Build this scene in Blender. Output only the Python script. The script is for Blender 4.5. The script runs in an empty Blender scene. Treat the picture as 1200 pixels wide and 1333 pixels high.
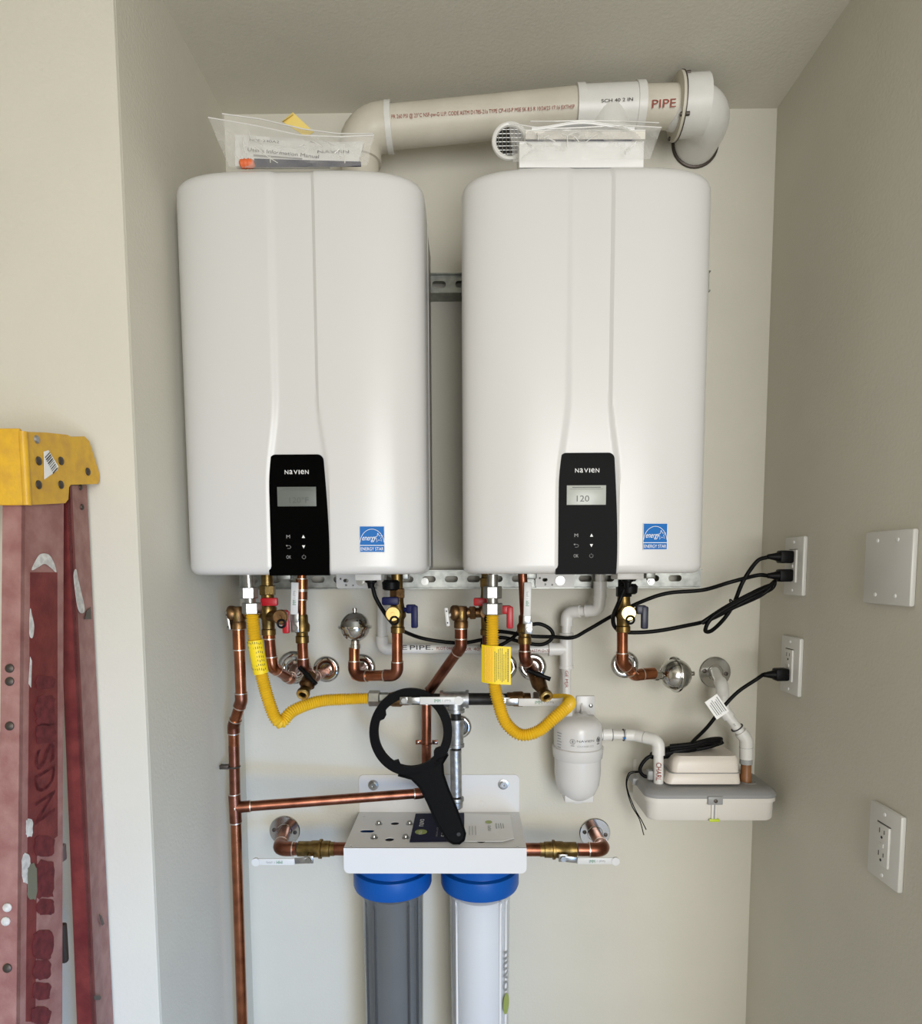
import bpy, bmesh, math, random
from mathutils import Vector as V, Matrix
random.seed(7)
PI = math.pi
sc = bpy.context.scene
COL = sc.collection

# ------------------------------------------------------------------ camera
F, CX, CY = 850.9, 600.0, 809.5                 # focal length and principal point for a 1200 x 1333 frame
TH, YAW, ROLL = 0.0847, -0.01, -0.0041
CAM = V((0, -1.532, 1.45))
_c, _s = math.cos(YAW), math.sin(YAW)
_r0 = V((_c, -_s, 0)); _h = V((_s, _c, 0))
_f = _h * math.cos(TH) - V((0, 0, 1)) * math.sin(TH)
_u0 = _h * math.sin(TH) + V((0, 0, 1)) * math.cos(TH)
_r = _r0 * math.cos(ROLL) + _u0 * math.sin(ROLL)
_u = _u0 * math.cos(ROLL) - _r0 * math.sin(ROLL)
cd = bpy.data.cameras.new('camera'); cam = bpy.data.objects.new('camera', cd); COL.objects.link(cam)
cd.sensor_fit = 'VERTICAL'; cd.sensor_height = 36; cd.lens = F / 1333 * 36
cd.shift_y = (CY - 666.5) / 1333; cd.clip_start = 0.05
M4 = Matrix((( _r.x, _u.x, -_f.x, CAM.x), (_r.y, _u.y, -_f.y, CAM.y), (_r.z, _u.z, -_f.z, CAM.z), (0, 0, 0, 1)))
cam.matrix_world = M4
sc.camera = cam

def ray(u, v): return _f + _r * ((u - CX) / F) - _u * ((v - CY) / F)
def P(u, v, y): d = ray(u, v); return CAM + d * ((y - CAM.y) / d.y)     # where a sight line meets the plane y
def Q(u, v, x): d = ray(u, v); return CAM + d * ((x - CAM.x) / d.x)     # ... the plane x
def S(u, v, z): d = ray(u, v); return CAM + d * ((z - CAM.z) / d.z)     # ... the plane z
def mm(px, p): return px * (p - CAM).dot(_f) / F                        # metres that px pixels span at p

# ------------------------------------------------------------------ world, lights, exposure
sc.view_settings.view_transform = 'Standard'; sc.view_settings.look = 'None'
sc.view_settings.exposure = 0.06; sc.view_settings.gamma = 1.0; sc.view_settings.use_curve_mapping = False
w = bpy.data.worlds.new('sky'); sc.world = w; w.use_nodes = True
w.node_tree.nodes['Background'].inputs[0].default_value = (0.80, 0.90, 1.0, 1)
w.node_tree.nodes['Background'].inputs[1].default_value = 0.45
def area(name, loc, target, sx, sy, power, color):
    l = bpy.data.lights.new(name, 'AREA'); l.shape = 'RECTANGLE'; l.size = sx; l.size_y = sy; l.energy = power; l.color = color
    o = bpy.data.objects.new(name, l); COL.objects.link(o); o.location = loc
    o.rotation_euler = (V(target) - V(loc)).to_track_quat('-Z', 'Z').to_euler(); return o
area('doorway_daylight', (0.60, -3.15, 1.4), (-0.05, 0, 1.55), 1.2, 1.6, 58, (1.0, 0.995, 0.975))
area('low_daylight', (0.75, -2.4, 0.35), (-0.85, -.2, 0.42), 0.6, 0.5, 4.2, (0.26, 0.52, 1.0)).data.spread = math.radians(60)

# ------------------------------------------------------------------ materials
MATS = {}
def mat(name, col, rough=0.5, metal=0.0, var=0.0, vscale=20, bump=0.0, bscale=200, spec=0.5, col2=None, coat=0, detail=3):
    m = bpy.data.materials.new(name); m.use_nodes = True; nt = m.node_tree; b = nt.nodes['Principled BSDF']
    b.inputs['Base Color'].default_value = (*col, 1); b.inputs['Roughness'].default_value = rough
    b.inputs['Metallic'].default_value = metal; b.inputs['Specular IOR Level'].default_value = spec
    if coat: b.inputs['Coat Weight'].default_value = coat; b.inputs['Coat Roughness'].default_value = 0.08
    tc = nt.nodes.new('ShaderNodeTexCoord')
    if var or col2:
        n = nt.nodes.new('ShaderNodeTexNoise'); n.inputs['Scale'].default_value = vscale; n.inputs['Detail'].default_value = detail
        nt.links.new(tc.outputs['Object'], n.inputs['Vector'])
        r = nt.nodes.new('ShaderNodeValToRGB'); r.color_ramp.elements[0].position = 0.35; r.color_ramp.elements[1].position = 0.65
        c2 = col2 if col2 else tuple(c * (1 - var) for c in col)
        r.color_ramp.elements[0].color = (*c2, 1); r.color_ramp.elements[1].color = (*col, 1)
        nt.links.new(n.outputs['Fac'], r.inputs['Fac']); nt.links.new(r.outputs['Color'], b.inputs['Base Color'])
    if bump:
        n = nt.nodes.new('ShaderNodeTexNoise'); n.inputs['Scale'].default_value = bscale; n.inputs['Detail'].default_value = 2
        nt.links.new(tc.outputs['Object'], n.inputs['Vector'])
        bp = nt.nodes.new('ShaderNodeBump'); bp.inputs['Strength'].default_value = bump; bp.inputs['Distance'].default_value = 0.002
        nt.links.new(n.outputs['Fac'], bp.inputs['Height']); nt.links.new(bp.outputs['Normal'], b.inputs['Normal'])
    MATS[name] = m; return m
mat('wall', (0.655, 0.630, 0.545), 0.75, var=0.03, vscale=6, bump=0.25, bscale=170, spec=0.3)
mat('floor', (0.50, 0.48, 0.45), 0.7, var=0.2, vscale=8)
mat('enamel', (0.665, 0.66, 0.655), 0.28, spec=0.5)
mat('case', (0.50, 0.48, 0.45), 0.45)
mat('panel_black', (0.002, 0.002, 0.002), 0.10, spec=0.02)
mat('lcd', (0.15, 0.165, 0.15), 0.35, spec=.25)
mat('lcd_bright', (0.42, 0.44, 0.41), 0.3)
mat('lcd_ink', (0.10, 0.11, 0.10), 0.5)
mat('ink_white', (0.85, 0.85, 0.85), 0.5)
mat('ink_grey', (0.30, 0.30, 0.30), 0.5)
mat('ink_black', (0.03, 0.03, 0.035), 0.5)
mat('ink_red', (0.30, 0.05, 0.03), 0.5)
mat('ink_green', (0.02, 0.22, 0.10), 0.5)
mat('label_blue', (0.008, 0.14, 0.46), 0.5, spec=.2)
mat('copper', (0.44, 0.165, 0.08), 0.26, 1, vscale=28, col2=(0.26, 0.09, 0.045), detail=5)
mat('copper_dull', (0.32, 0.125, 0.075), 0.33, 1, vscale=30, col2=(0.16, 0.06, 0.036), detail=5)
mat('solder', (0.70, 0.62, 0.55), 0.35, 1)
mat('brass', (0.27, 0.18, 0.065), 0.36, 1, vscale=60, col2=(0.15, 0.10, 0.035), bump=0.15, bscale=300)
mat('brass_bright', (0.80, 0.58, 0.22), 0.30, 1)
mat('bronze', (0.27, 0.155, 0.07), 0.42, 1, vscale=50, col2=(0.15, 0.085, 0.04), bump=0.25, bscale=260)
mat('steel', (0.45, 0.45, 0.435), 0.30, 1, vscale=90, col2=(0.36, 0.36, 0.35))
mat('zinc', (0.36, 0.37, 0.345), 0.45, 1, vscale=60, col2=(0.25, 0.26, 0.245))
mat('galvanized', (0.52, 0.53, 0.53), 0.45, 1, vscale=70, col2=(0.34, 0.35, 0.36), bump=0.3, bscale=150)
mat('iron_black', (0.035, 0.033, 0.032), 0.45, 0.6, var=0.4, vscale=60)
mat('chrome', (0.56, 0.56, 0.55), 0.08, 1)
mat('nickel', (0.55, 0.54, 0.51), 0.16, 1)
mat('pvc', (0.74, 0.73, 0.70), 0.35, var=0.04, vscale=30)
mat('pvc_ivory', (0.66, 0.62, 0.53), 0.45, col2=(0.57, 0.53, 0.44), vscale=10, detail=6)
mat('pvc_grey', (0.36, 0.37, 0.36), 0.4)
mat('red_plastic', (0.48, 0.012, 0.02), 0.35)
mat('navy_plastic', (0.006, 0.009, 0.06), 0.4, spec=.25)
mat('navy_dark', (0.014, 0.016, 0.04), 0.4)
mat('lever_white', (0.70, 0.70, 0.68), 0.35)
mat('hose_yellow', (0.80, 0.50, 0.02), 0.42, var=0.1, vscale=60)
mat('tag_yellow', (0.92, 0.68, 0.01), 0.5)
mat('tag_orange', (0.90, 0.45, 0.03), 0.5)
mat('rubber_black', (0.003, 0.003, 0.0034), 0.45, spec=0.14)
mat('wrench_black', (0.003, 0.003, 0.0034), 0.55, bump=0.1, bscale=300, spec=0.07)
mat('filter_blue', (0.004, 0.085, 0.36), 0.4, spec=0.25)
mat('cartridge_dark', (0.05, 0.052, 0.054), 0.4)
mat('cartridge_grey', (0.21, 0.205, 0.19), 0.5, var=0.08, vscale=14)
mat('cartridge_white', (0.80, 0.79, 0.775), 0.4)
mat('powder_white', (0.735, 0.73, 0.72), 0.40)
mat('canister', (0.68, 0.67, 0.655), 0.25)
mat('tank_cream', (0.70, 0.67, 0.62), 0.35)
mat('pump_cream', (0.72, 0.66, 0.59), 0.35)
mat('pump_grey', (0.30, 0.30, 0.30), 0.42)
mat('lime', (0.50, 0.62, 0.03), 0.4)
mat('rust_tube', (0.30, 0.13, 0.05), 0.4, vscale=40, col2=(0.20, 0.09, 0.035))
mat('plate_white', (0.66, 0.65, 0.62), 0.35)
mat('slot_dark', (0.02, 0.02, 0.02), 0.6)
mat('navy_card', (0.012, 0.014, 0.045), 0.6, spec=0.15)
mat('paper', (0.86, 0.86, 0.85), 0.6)
mat('paper_warm', (0.74, 0.71, 0.65), 0.6)
mat('yellow_paper', (0.85, 0.66, 0.20), 0.6)
mat('orange', (0.75, 0.16, 0.05), 0.5)
mat('card_green', (0.33, 0.40, 0.10), 0.5)
mat('fiberglass', (0.36, 0.19, 0.17), 0.6, vscale=35, col2=(0.27, 0.115, 0.105), bump=0.25, bscale=250, detail=8)
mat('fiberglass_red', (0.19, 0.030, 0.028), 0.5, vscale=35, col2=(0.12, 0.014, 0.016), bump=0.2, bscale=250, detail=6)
mat('ladder_ink', (0.085, 0.008, 0.012), 0.6, vscale=90, col2=(0.16, 0.02, 0.025), detail=6)
mat('cap_yellow', (0.72, 0.42, 0.022), 0.45, vscale=55, col2=(0.60, 0.33, 0.03), bump=0.2, bscale=200, detail=8)
mat('rivet', (0.09, 0.075, 0.065), 0.5, 0.7)
mat('aluminium', (0.40, 0.40, 0.40), 0.45, 1)
mat('paint', (0.70, 0.69, 0.66), 0.6, vscale=120, col2=(0.5, 0.48, 0.46))
mat('paint_green', (0.17, 0.17, 0.12), 0.6)
def clear(name, tint, gloss, glossrough, fac):
    m = bpy.data.materials.new(name); m.use_nodes = True; nt = m.node_tree; nt.nodes.clear()
    o = nt.nodes.new('ShaderNodeOutputMaterial'); mx = nt.nodes.new('ShaderNodeMixShader')
    t = nt.nodes.new('ShaderNodeBsdfTransparent'); t.inputs[0].default_value = (*tint, 1)
    g = nt.nodes.new('ShaderNodeBsdfPrincipled'); g.inputs['Base Color'].default_value = (*gloss, 1); g.inputs['Roughness'].default_value = glossrough
    lw = nt.nodes.new('ShaderNodeLayerWeight'); lw.inputs['Blend'].default_value = 0.22
    ad = nt.nodes.new('ShaderNodeMath'); ad.operation = 'ADD'; ad.use_clamp = True; ad.inputs[1].default_value = fac
    nt.links.new(lw.outputs['Facing'], ad.inputs[0]); nt.links.new(ad.outputs[0], mx.inputs[0])
    nt.links.new(t.outputs[0], mx.inputs[1]); nt.links.new(g.outputs[0], mx.inputs[2]); nt.links.new(mx.outputs[0], o.inputs[0])
    MATS[name] = m
clear('bag_film', (0.98, 0.98, 0.975), (0.80, 0.79, 0.77), 0.10, 0.13)
mat('bag_hem_glint', (0.74, 0.73, 0.70), 0.2)  # whitish hem, also the painted highlights on the film creases
clear('sump_grey', (0.80, 0.82, 0.83), (0.20, 0.21, 0.215), 0.06, 0.22)
clear('sump_clear', (0.95, 0.96, 0.97), (0.62, 0.64, 0.66), 0.06, 0.12)

# ------------------------------------------------------------------ mesh helpers
def frame(d):
    d = d.normalized(); a = V((0, 0, 1)) if abs(d.z) < 0.9 else V((1, 0, 0))
    x = a.cross(d).normalized(); return x, d.cross(x).normalized()
class G:
    def __init__(s): s.v = []; s.f = []
    def add(s, vs, fs):
        o = len(s.v); s.v += [V(p) for p in vs]; s.f += [tuple(i + o for i in f) for f in fs]; return s
    def box(s, c, d, bev=0.0, R=None, seg=2):
        bm = bmesh.new(); bmesh.ops.create_cube(bm, size=1)
        for q in bm.verts: q.co = V((q.co.x * d[0], q.co.y * d[1], q.co.z * d[2]))
        if bev: bmesh.ops.bevel(bm, geom=bm.edges[:], offset=bev, segments=seg, affect='EDGES', profile=0.5)
        bm.verts.index_update(); c = V(c)
        s.add([c + (R @ q.co if R else q.co) for q in bm.verts], [[q.index for q in f.verts] for f in bm.faces]); bm.free(); return s
    def tube(s, pts, r, n=14, cap=True):
        pts = [V(p) for p in pts]; N = len(pts); rs = r if isinstance(r, (list, tuple)) else [r] * N
        t0 = (pts[1] - pts[0]).normalized(); x, y = frame(t0); vs = []
        for i, p in enumerate(pts):
            t = ((pts[min(i + 1, N - 1)] - pts[max(i - 1, 0)])).normalized()
            x = (x - t * x.dot(t)).normalized(); y = t.cross(x)
            vs += [p + (x * math.cos(2 * PI * k / n) + y * math.sin(2 * PI * k / n)) * rs[i] for k in range(n)]
        fs = [(i * n + k, i * n + (k + 1) % n, (i + 1) * n + (k + 1) % n, (i + 1) * n + k) for i in range(N - 1) for k in range(n)]
        if cap: fs += [tuple(reversed(range(n))), tuple(range((N - 1) * n, N * n))]
        return s.add(vs, fs)
    def cyl(s, a, b, r, r2=None, n=20): return s.tube([a, b], [r, r if r2 is None else r2], n)
    def lathe(s, prof, o, ax, n=28, rot=0.0):      # prof: (radius, height along ax)
        o = V(o); ax = V(ax).normalized(); x, y = frame(ax); vs = []; N = len(prof)
        for r, h in prof:
            vs += [o + ax * h + (x * math.cos(2 * PI * k / n + rot) + y * math.sin(2 * PI * k / n + rot)) * r for k in range(n)]
        fs = [(i * n + k, i * n + (k + 1) % n, (i + 1) * n + (k + 1) % n, (i + 1) * n + k) for i in range(N - 1) for k in range(n)]
        if prof[0][0] > 1e-6: fs.append(tuple(reversed(range(n))))
        if prof[-1][0] > 1e-6: fs.append(tuple(range((N - 1) * n, N * n)))
        return s.add(vs, fs)
    def prism(s, poly, d):
        poly = [V(p) for p in poly]; n = len(poly); d = V(d)
        return s.add(poly + [p + d for p in poly], [tuple(range(n)), tuple(reversed(range(n, 2 * n)))] + [(i, i + n, (i + 1) % n + n, (i + 1) % n) for i in range(n)])
    def torus(s, c, ax, R, r, n=32, m=10):
        c = V(c); x, y = frame(V(ax)); vs = []; ax = V(ax).normalized()
        for i in range(n):
            d = x * math.cos(2 * PI * i / n) + y * math.sin(2 * PI * i / n)
            vs += [c + d * (R + r * math.cos(2 * PI * k / m)) + ax * r * math.sin(2 * PI * k / m) for k in range(m)]
        return s.add(vs, [(i * m + k, i * m + (k + 1) % m, ((i + 1) % n) * m + (k + 1) % m, ((i + 1) % n) * m + k) for i in range(n) for k in range(m)])
    def sphere(s, c, r, n=16, m=10):
        return s.lathe([(r * math.sin(PI * i / m) + 1e-7, -r * math.cos(PI * i / m)) for i in range(m + 1)], c, (0, 0, 1), n)
    def plate(s, outer, holes, fn, t):             # flat plate with real holes; fn maps (a, b, c) to a point
        bm = bmesh.new(); es = []
        for loop in [outer] + holes:
            vs = [bm.verts.new((a, b, 0)) for a, b in loop]
            es += [bm.edges.new((vs[i], vs[(i + 1) % len(vs)])) for i in range(len(vs))]
        bmesh.ops.triangle_fill(bm, edges=es, use_beauty=True, use_dissolve=False)
        bm.verts.index_update(); co = [q.co.copy() for q in bm.verts]; tri = [[q.index for q in f.verts] for f in bm.faces]; bm.free()
        n = len(co); fs = [tuple(f) for f in tri] + [tuple(i + n for i in reversed(f)) for f in tri]; o = 0
        for loop in [outer] + holes:
            L = len(loop); fs += [(o + i, o + (i + 1) % L, o + (i + 1) % L + n, o + i + n) for i in range(L)]; o += L
        return s.add([fn(p.x, p.y, 0) for p in co] + [fn(p.x, p.y, t) for p in co], fs)
ORG = {}
def link(name, g, m, parent=None, smooth=38, org=None):
    o0 = ORG[parent.name] if parent else (org or V((0, 0, 0)))
    me = bpy.data.meshes.new(name); me.from_pydata([p - o0 for p in g.v], [], g.f); me.update()
    bm = bmesh.new(); bm.from_mesh(me); bmesh.ops.recalc_face_normals(bm, faces=bm.faces[:]); bm.to_mesh(me); bm.free()
    if smooth: me.shade_smooth(); me.set_sharp_from_angle(angle=math.radians(smooth))
    me.materials.append(MATS[m]); o = bpy.data.objects.new(name, me); COL.objects.link(o)
    if parent: o.parent = parent
    else: o.location = o0
    ORG[o.name] = o0; return o
def tag(o, label, cat, group=None):
    o['label'] = label; o['category'] = cat
    if group: o['group'] = group
    return o
def thing(name, label, cat, loc, group=None):
    o = bpy.data.objects.new(name, None); COL.objects.link(o); o.location = loc; o.empty_display_size = 0.03
    ORG[o.name] = V(loc); return tag(o, label, cat, group)
def solo(name, g, m, label, cat, group=None, smooth=38):
    lo = [min(p[i] for p in g.v) for i in range(3)]; hi = [max(p[i] for p in g.v) for i in range(3)]
    return tag(link(name, g, m, None, smooth, V(((lo[0] + hi[0]) / 2, (lo[1] + hi[1]) / 2, lo[2]))), label, cat, group)
def struct(name, g, m, smooth=30):
    o = link(name, g, m, None, smooth); o['kind'] = 'structure'; return o
def spline(pts, k=8):
    pts = [V(p) for p in pts]; p = [pts[0] * 2 - pts[1]] + pts + [pts[-1] * 2 - pts[-2]]; out = []
    for i in range(1, len(p) - 2):
        for j in range(k):
            t = j / k; a, b, c, d = p[i - 1:i + 3]
            out.append(0.5 * ((2 * b) + (c - a) * t + (2 * a - 5 * b + 4 * c - d) * t * t + (3 * b - a - 3 * c + d) * t ** 3))
    return out + [pts[-1]]
def resample(pts, step):
    out = [pts[0]]; acc = 0.0
    for a, b in zip(pts, pts[1:]):
        L = (b - a).length; d = step - acc
        while d <= L: out.append(a + (b - a) * (d / L)); d += step
        acc = (acc + L) % step
    return out
_tc = {}
def glyphs(body):
    if body in _tc: return _tc[body]
    cu = bpy.data.curves.new('lettering', 'FONT'); cu.body = body; cu.resolution_u = 3
    ob = bpy.data.objects.new('lettering', cu); COL.objects.link(ob); bpy.context.view_layer.update()
    me = bpy.data.meshes.new_from_object(ob.evaluated_get(bpy.context.evaluated_depsgraph_get()))
    vs = [p.co.copy() for p in me.vertices]; fs = [tuple(f.vertices) for f in me.polygons]
    bpy.data.objects.remove(ob); bpy.data.meshes.remove(me); bpy.data.curves.remove(cu)
    x0 = min(p.x for p in vs); x1 = max(p.x for p in vs); y0 = min(p.y for p in vs); y1 = max(p.y for p in vs)
    _tc[body] = ([((p.x - x0) / (x1 - x0) - .5, (p.y - y0) / (y1 - y0) - .5) for p in vs], fs); return _tc[body]
def text_g(g, body, o, ex, ey, wd, ht, wrap=None, r=1.0, shear=0.0):
    """flat print centred on o, wd wide along ex and ht tall along ey; wrap bends it round a cylinder of radius r"""
    o = V(o); ex = V(ex).normalized(); ey = V(ey).normalized(); n = ex.cross(ey); vs, fs = glyphs(body); out = []
    for a, b in vs:
        a2 = a * wd + shear * b * ht; b2 = b * ht
        if wrap == 'y': q = o - n * r + n * r * math.cos(b2 / r) + ey * r * math.sin(b2 / r) + ex * a2
        elif wrap == 'x': q = o - n * r + n * r * math.cos(a2 / r) + ex * r * math.sin(a2 / r) + ey * b2
        else: q = o + ex * a2 + ey * b2
        out.append(q + n * 0.0003)
    return g.add(out, fs)
def text(body, parent, m, o, ex, ey, wd, ht, name='lettering', **k):
    return link(name, text_g(G(), body, o, ex, ey, wd, ht, **k), m, parent, 0)
X, Y, Z = V((1, 0, 0)), V((0, 1, 0)), V((0, 0, 1))

def elbow_path(c, a, b, R, sock):
    a = a.normalized(); b = b.normalized(); ang = a.angle(b); t = R * math.tan(ang / 2)
    p0 = c - a * t; n = a.cross(b).normalized(); cen = p0 + n.cross(a) * R; pts = [c - a * (t + sock)]
    for i in range(9):
        q = Matrix.Rotation(ang * i / 8, 3, n) @ (p0 - cen); pts.append(cen + q)
    return pts + [c + b * (t + sock)], t + sock
def run(root, pts, r, mp, mf, fr=None, R=None, sock=None, ring=None, pipe='pipe', elbow='elbow', n=18):
    """a pipe run: straight pipe pieces, an elbow fitting at each corner, a ring of solder or a rim at each socket"""
    pts = [V(p) for p in pts]; fr = fr or r * 1.14; R = R or r * 1.5; sock = r * 1.3 if sock is None else sock
    cut = [0.0] * len(pts); els = []
    for i in range(1, len(pts) - 1):
        ep, cl = elbow_path(pts[i], pts[i] - pts[i - 1], pts[i + 1] - pts[i], R, sock); els.append(ep); cut[i] = cl - min(0.004, cl * .3)
    for i in range(len(pts) - 1):
        d = (pts[i + 1] - pts[i]); L = d.length; d.normalize()
        if L - cut[i] - cut[i + 1] > 0.003:
            link(pipe, G().cyl(pts[i] + d * cut[i], pts[i + 1] - d * cut[i + 1], r, n=n), mp, root)
    for ep in els:
        e = link(elbow, G().tube(ep, fr, n), mf, root)
        if ring:
            for a, b in ((ep[0], ep[1]), (ep[-1], ep[-2])):
                d = (b - a).normalized(); link('solder_ring' if ring == 'solder' else 'rim', G().cyl(a - d * .0005, a + d * .0018, fr * 1.035, n=n), ring, e)
def sleeve(root, a, b, r, m, name='coupling', ring=None, n=18):
    e = link(name, G().cyl(a, b, r, n=n), m, root)
    if ring:
        d = (V(b) - V(a)).normalized()
        for q in (V(a) + d * .0006, V(b) - d * .0006): link('solder_ring' if ring == 'solder' else 'rim', G().cyl(q - d * .0011, q + d * .0011, r * 1.035, n=n), ring, e)
    return e

# ------------------------------------------------------------------ setting
XL, XR, H, YE = -0.5352, 0.6834, 2.449, -0.467
YB = -3.6; XW = -1.9
struct('wall_back', G().box(((XL + XR) / 2, 0.05, H / 2), (XR - XL + .2, .1, H)), 'wall')
struct('wall_left', G().box((XL - .0497, YE / 2 + .003, H / 2), (.1, -YE - .006, H)), 'wall')
struct('wall_front', G().box(((XL + XW) / 2, YE + .03, H / 2), (XL - XW, .06, H), .0035), 'wall')
YR, XE, YB = -0.92, 2.5, -3.3
struct('wall_right', G().box((XR + .05, YR / 2, H / 2), (.1, -YR, H), 0), 'wall')
struct('ceiling', G().box(((XW + XE) / 2, YB / 2, H + .05), (XE - XW + .2, -YB + .2, .1)), 'wall')
struct('floor', G().box(((XW + XE) / 2, YB / 2 - .6, -.05), (XE - XW + .2, -YB + 1.4, .1)), 'floor')
struct('wall_rear', G().box(((XW - .15) / 2, YB - .05, H / 2), (-.15 - XW, .1, H)).box(((XE + 1.25) / 2, YB - .05, H / 2), (XE - 1.25, .1, H)).box((.55, YB - .05, (H + 2.05) / 2), (1.4, .1, H - 2.05)), 'wall')
struct('wall_far', G().box((XE + .05, (YR + YB) / 2, H / 2), (.1, YR - YB, H)), 'wall')
struct('wall_return', G().box(((XE + XR) / 2 + .05, YR + .05, H / 2), (XE - XR - .1, .1, H)), 'wall')
struct('wall_side', G().box((XW - .05, (YE + YB) / 2, H / 2), (.1, YE - YB, H)), 'wall')

# ------------------------------------------------------------------ slotted strut rails
def obround(cx, cy, L, w, n=8):
    r = w / 2; a = L / 2 - r
    return [(cx + a + r * math.cos(-PI / 2 + PI * i / n), cy + r * math.sin(-PI / 2 + PI * i / n)) for i in range(n + 1)] + \
           [(cx - a + r * math.cos(PI / 2 + PI * i / n), cy + r * math.sin(PI / 2 + PI * i / n)) for i in range(n + 1)]
def circ(cx, cy, r, n=14): return [(cx + r * math.cos(2 * PI * i / n), cy + r * math.sin(2 * PI * i / n)) for i in range(n)]
def strut(x0, x1, z0, h, label):
    t = thing('strut_channel', label, 'rail', ((x0 + x1) / 2, -.02, z0))
    pitch = .0508; k = int((x1 - x0) / pitch); L = x1 - x0
    holes = [obround(.027 + i * pitch, h * .52, .030, .0145) for i in range(k)]
    link('slotted_web', G().plate([(0, 0), (L, 0), (L, h), (0, h)], holes, lambda a, b, c: V((x0 + a, -.0395 + c, z0 + b)), .002), 'zinc', t, 30)
    link('flange', G().box(((x0 + x1) / 2, -.0195, z0 + .001), (L, .0375, .0022)).box(((x0 + x1) / 2, -.044, z0 + .0005), (L, .011, .0022)), 'zinc', t, 30)
    link('flange', G().box(((x0 + x1) / 2, -.0195, z0 + h - .001), (L, .0375, .0022)).box(((x0 + x1) / 2, -.044, z0 + h), (L, .010, .0022)), 'zinc', t, 30)
    return t, [x0 + .027 + i * pitch for i in range(k)]
zl = P(600, 766, -.04).z; zu = P(600, 383, -.04).z
lo_rail, lo_x = strut(P(312, 760, -.04).x, P(912, 760, -.04).x, zl, .041, 'long slotted steel strut rail under both white water heaters')
up_rail, up_x = strut(P(345, 370, -.04).x, P(923, 370, -.04).x, zu, .041, 'upper steel strut rail showing in the gap between the heaters')
g = G()
for u, v in ((553, 757), (847, 757)):
    p = P(u, v, -.04); g = G().lathe([(.0085, 0), (.0085, .002), (.005, .002), (.005, .006), (0, .006)], p, (0, -1, 0), 18)
    link('bolt', g, 'steel', lo_rail)

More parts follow.
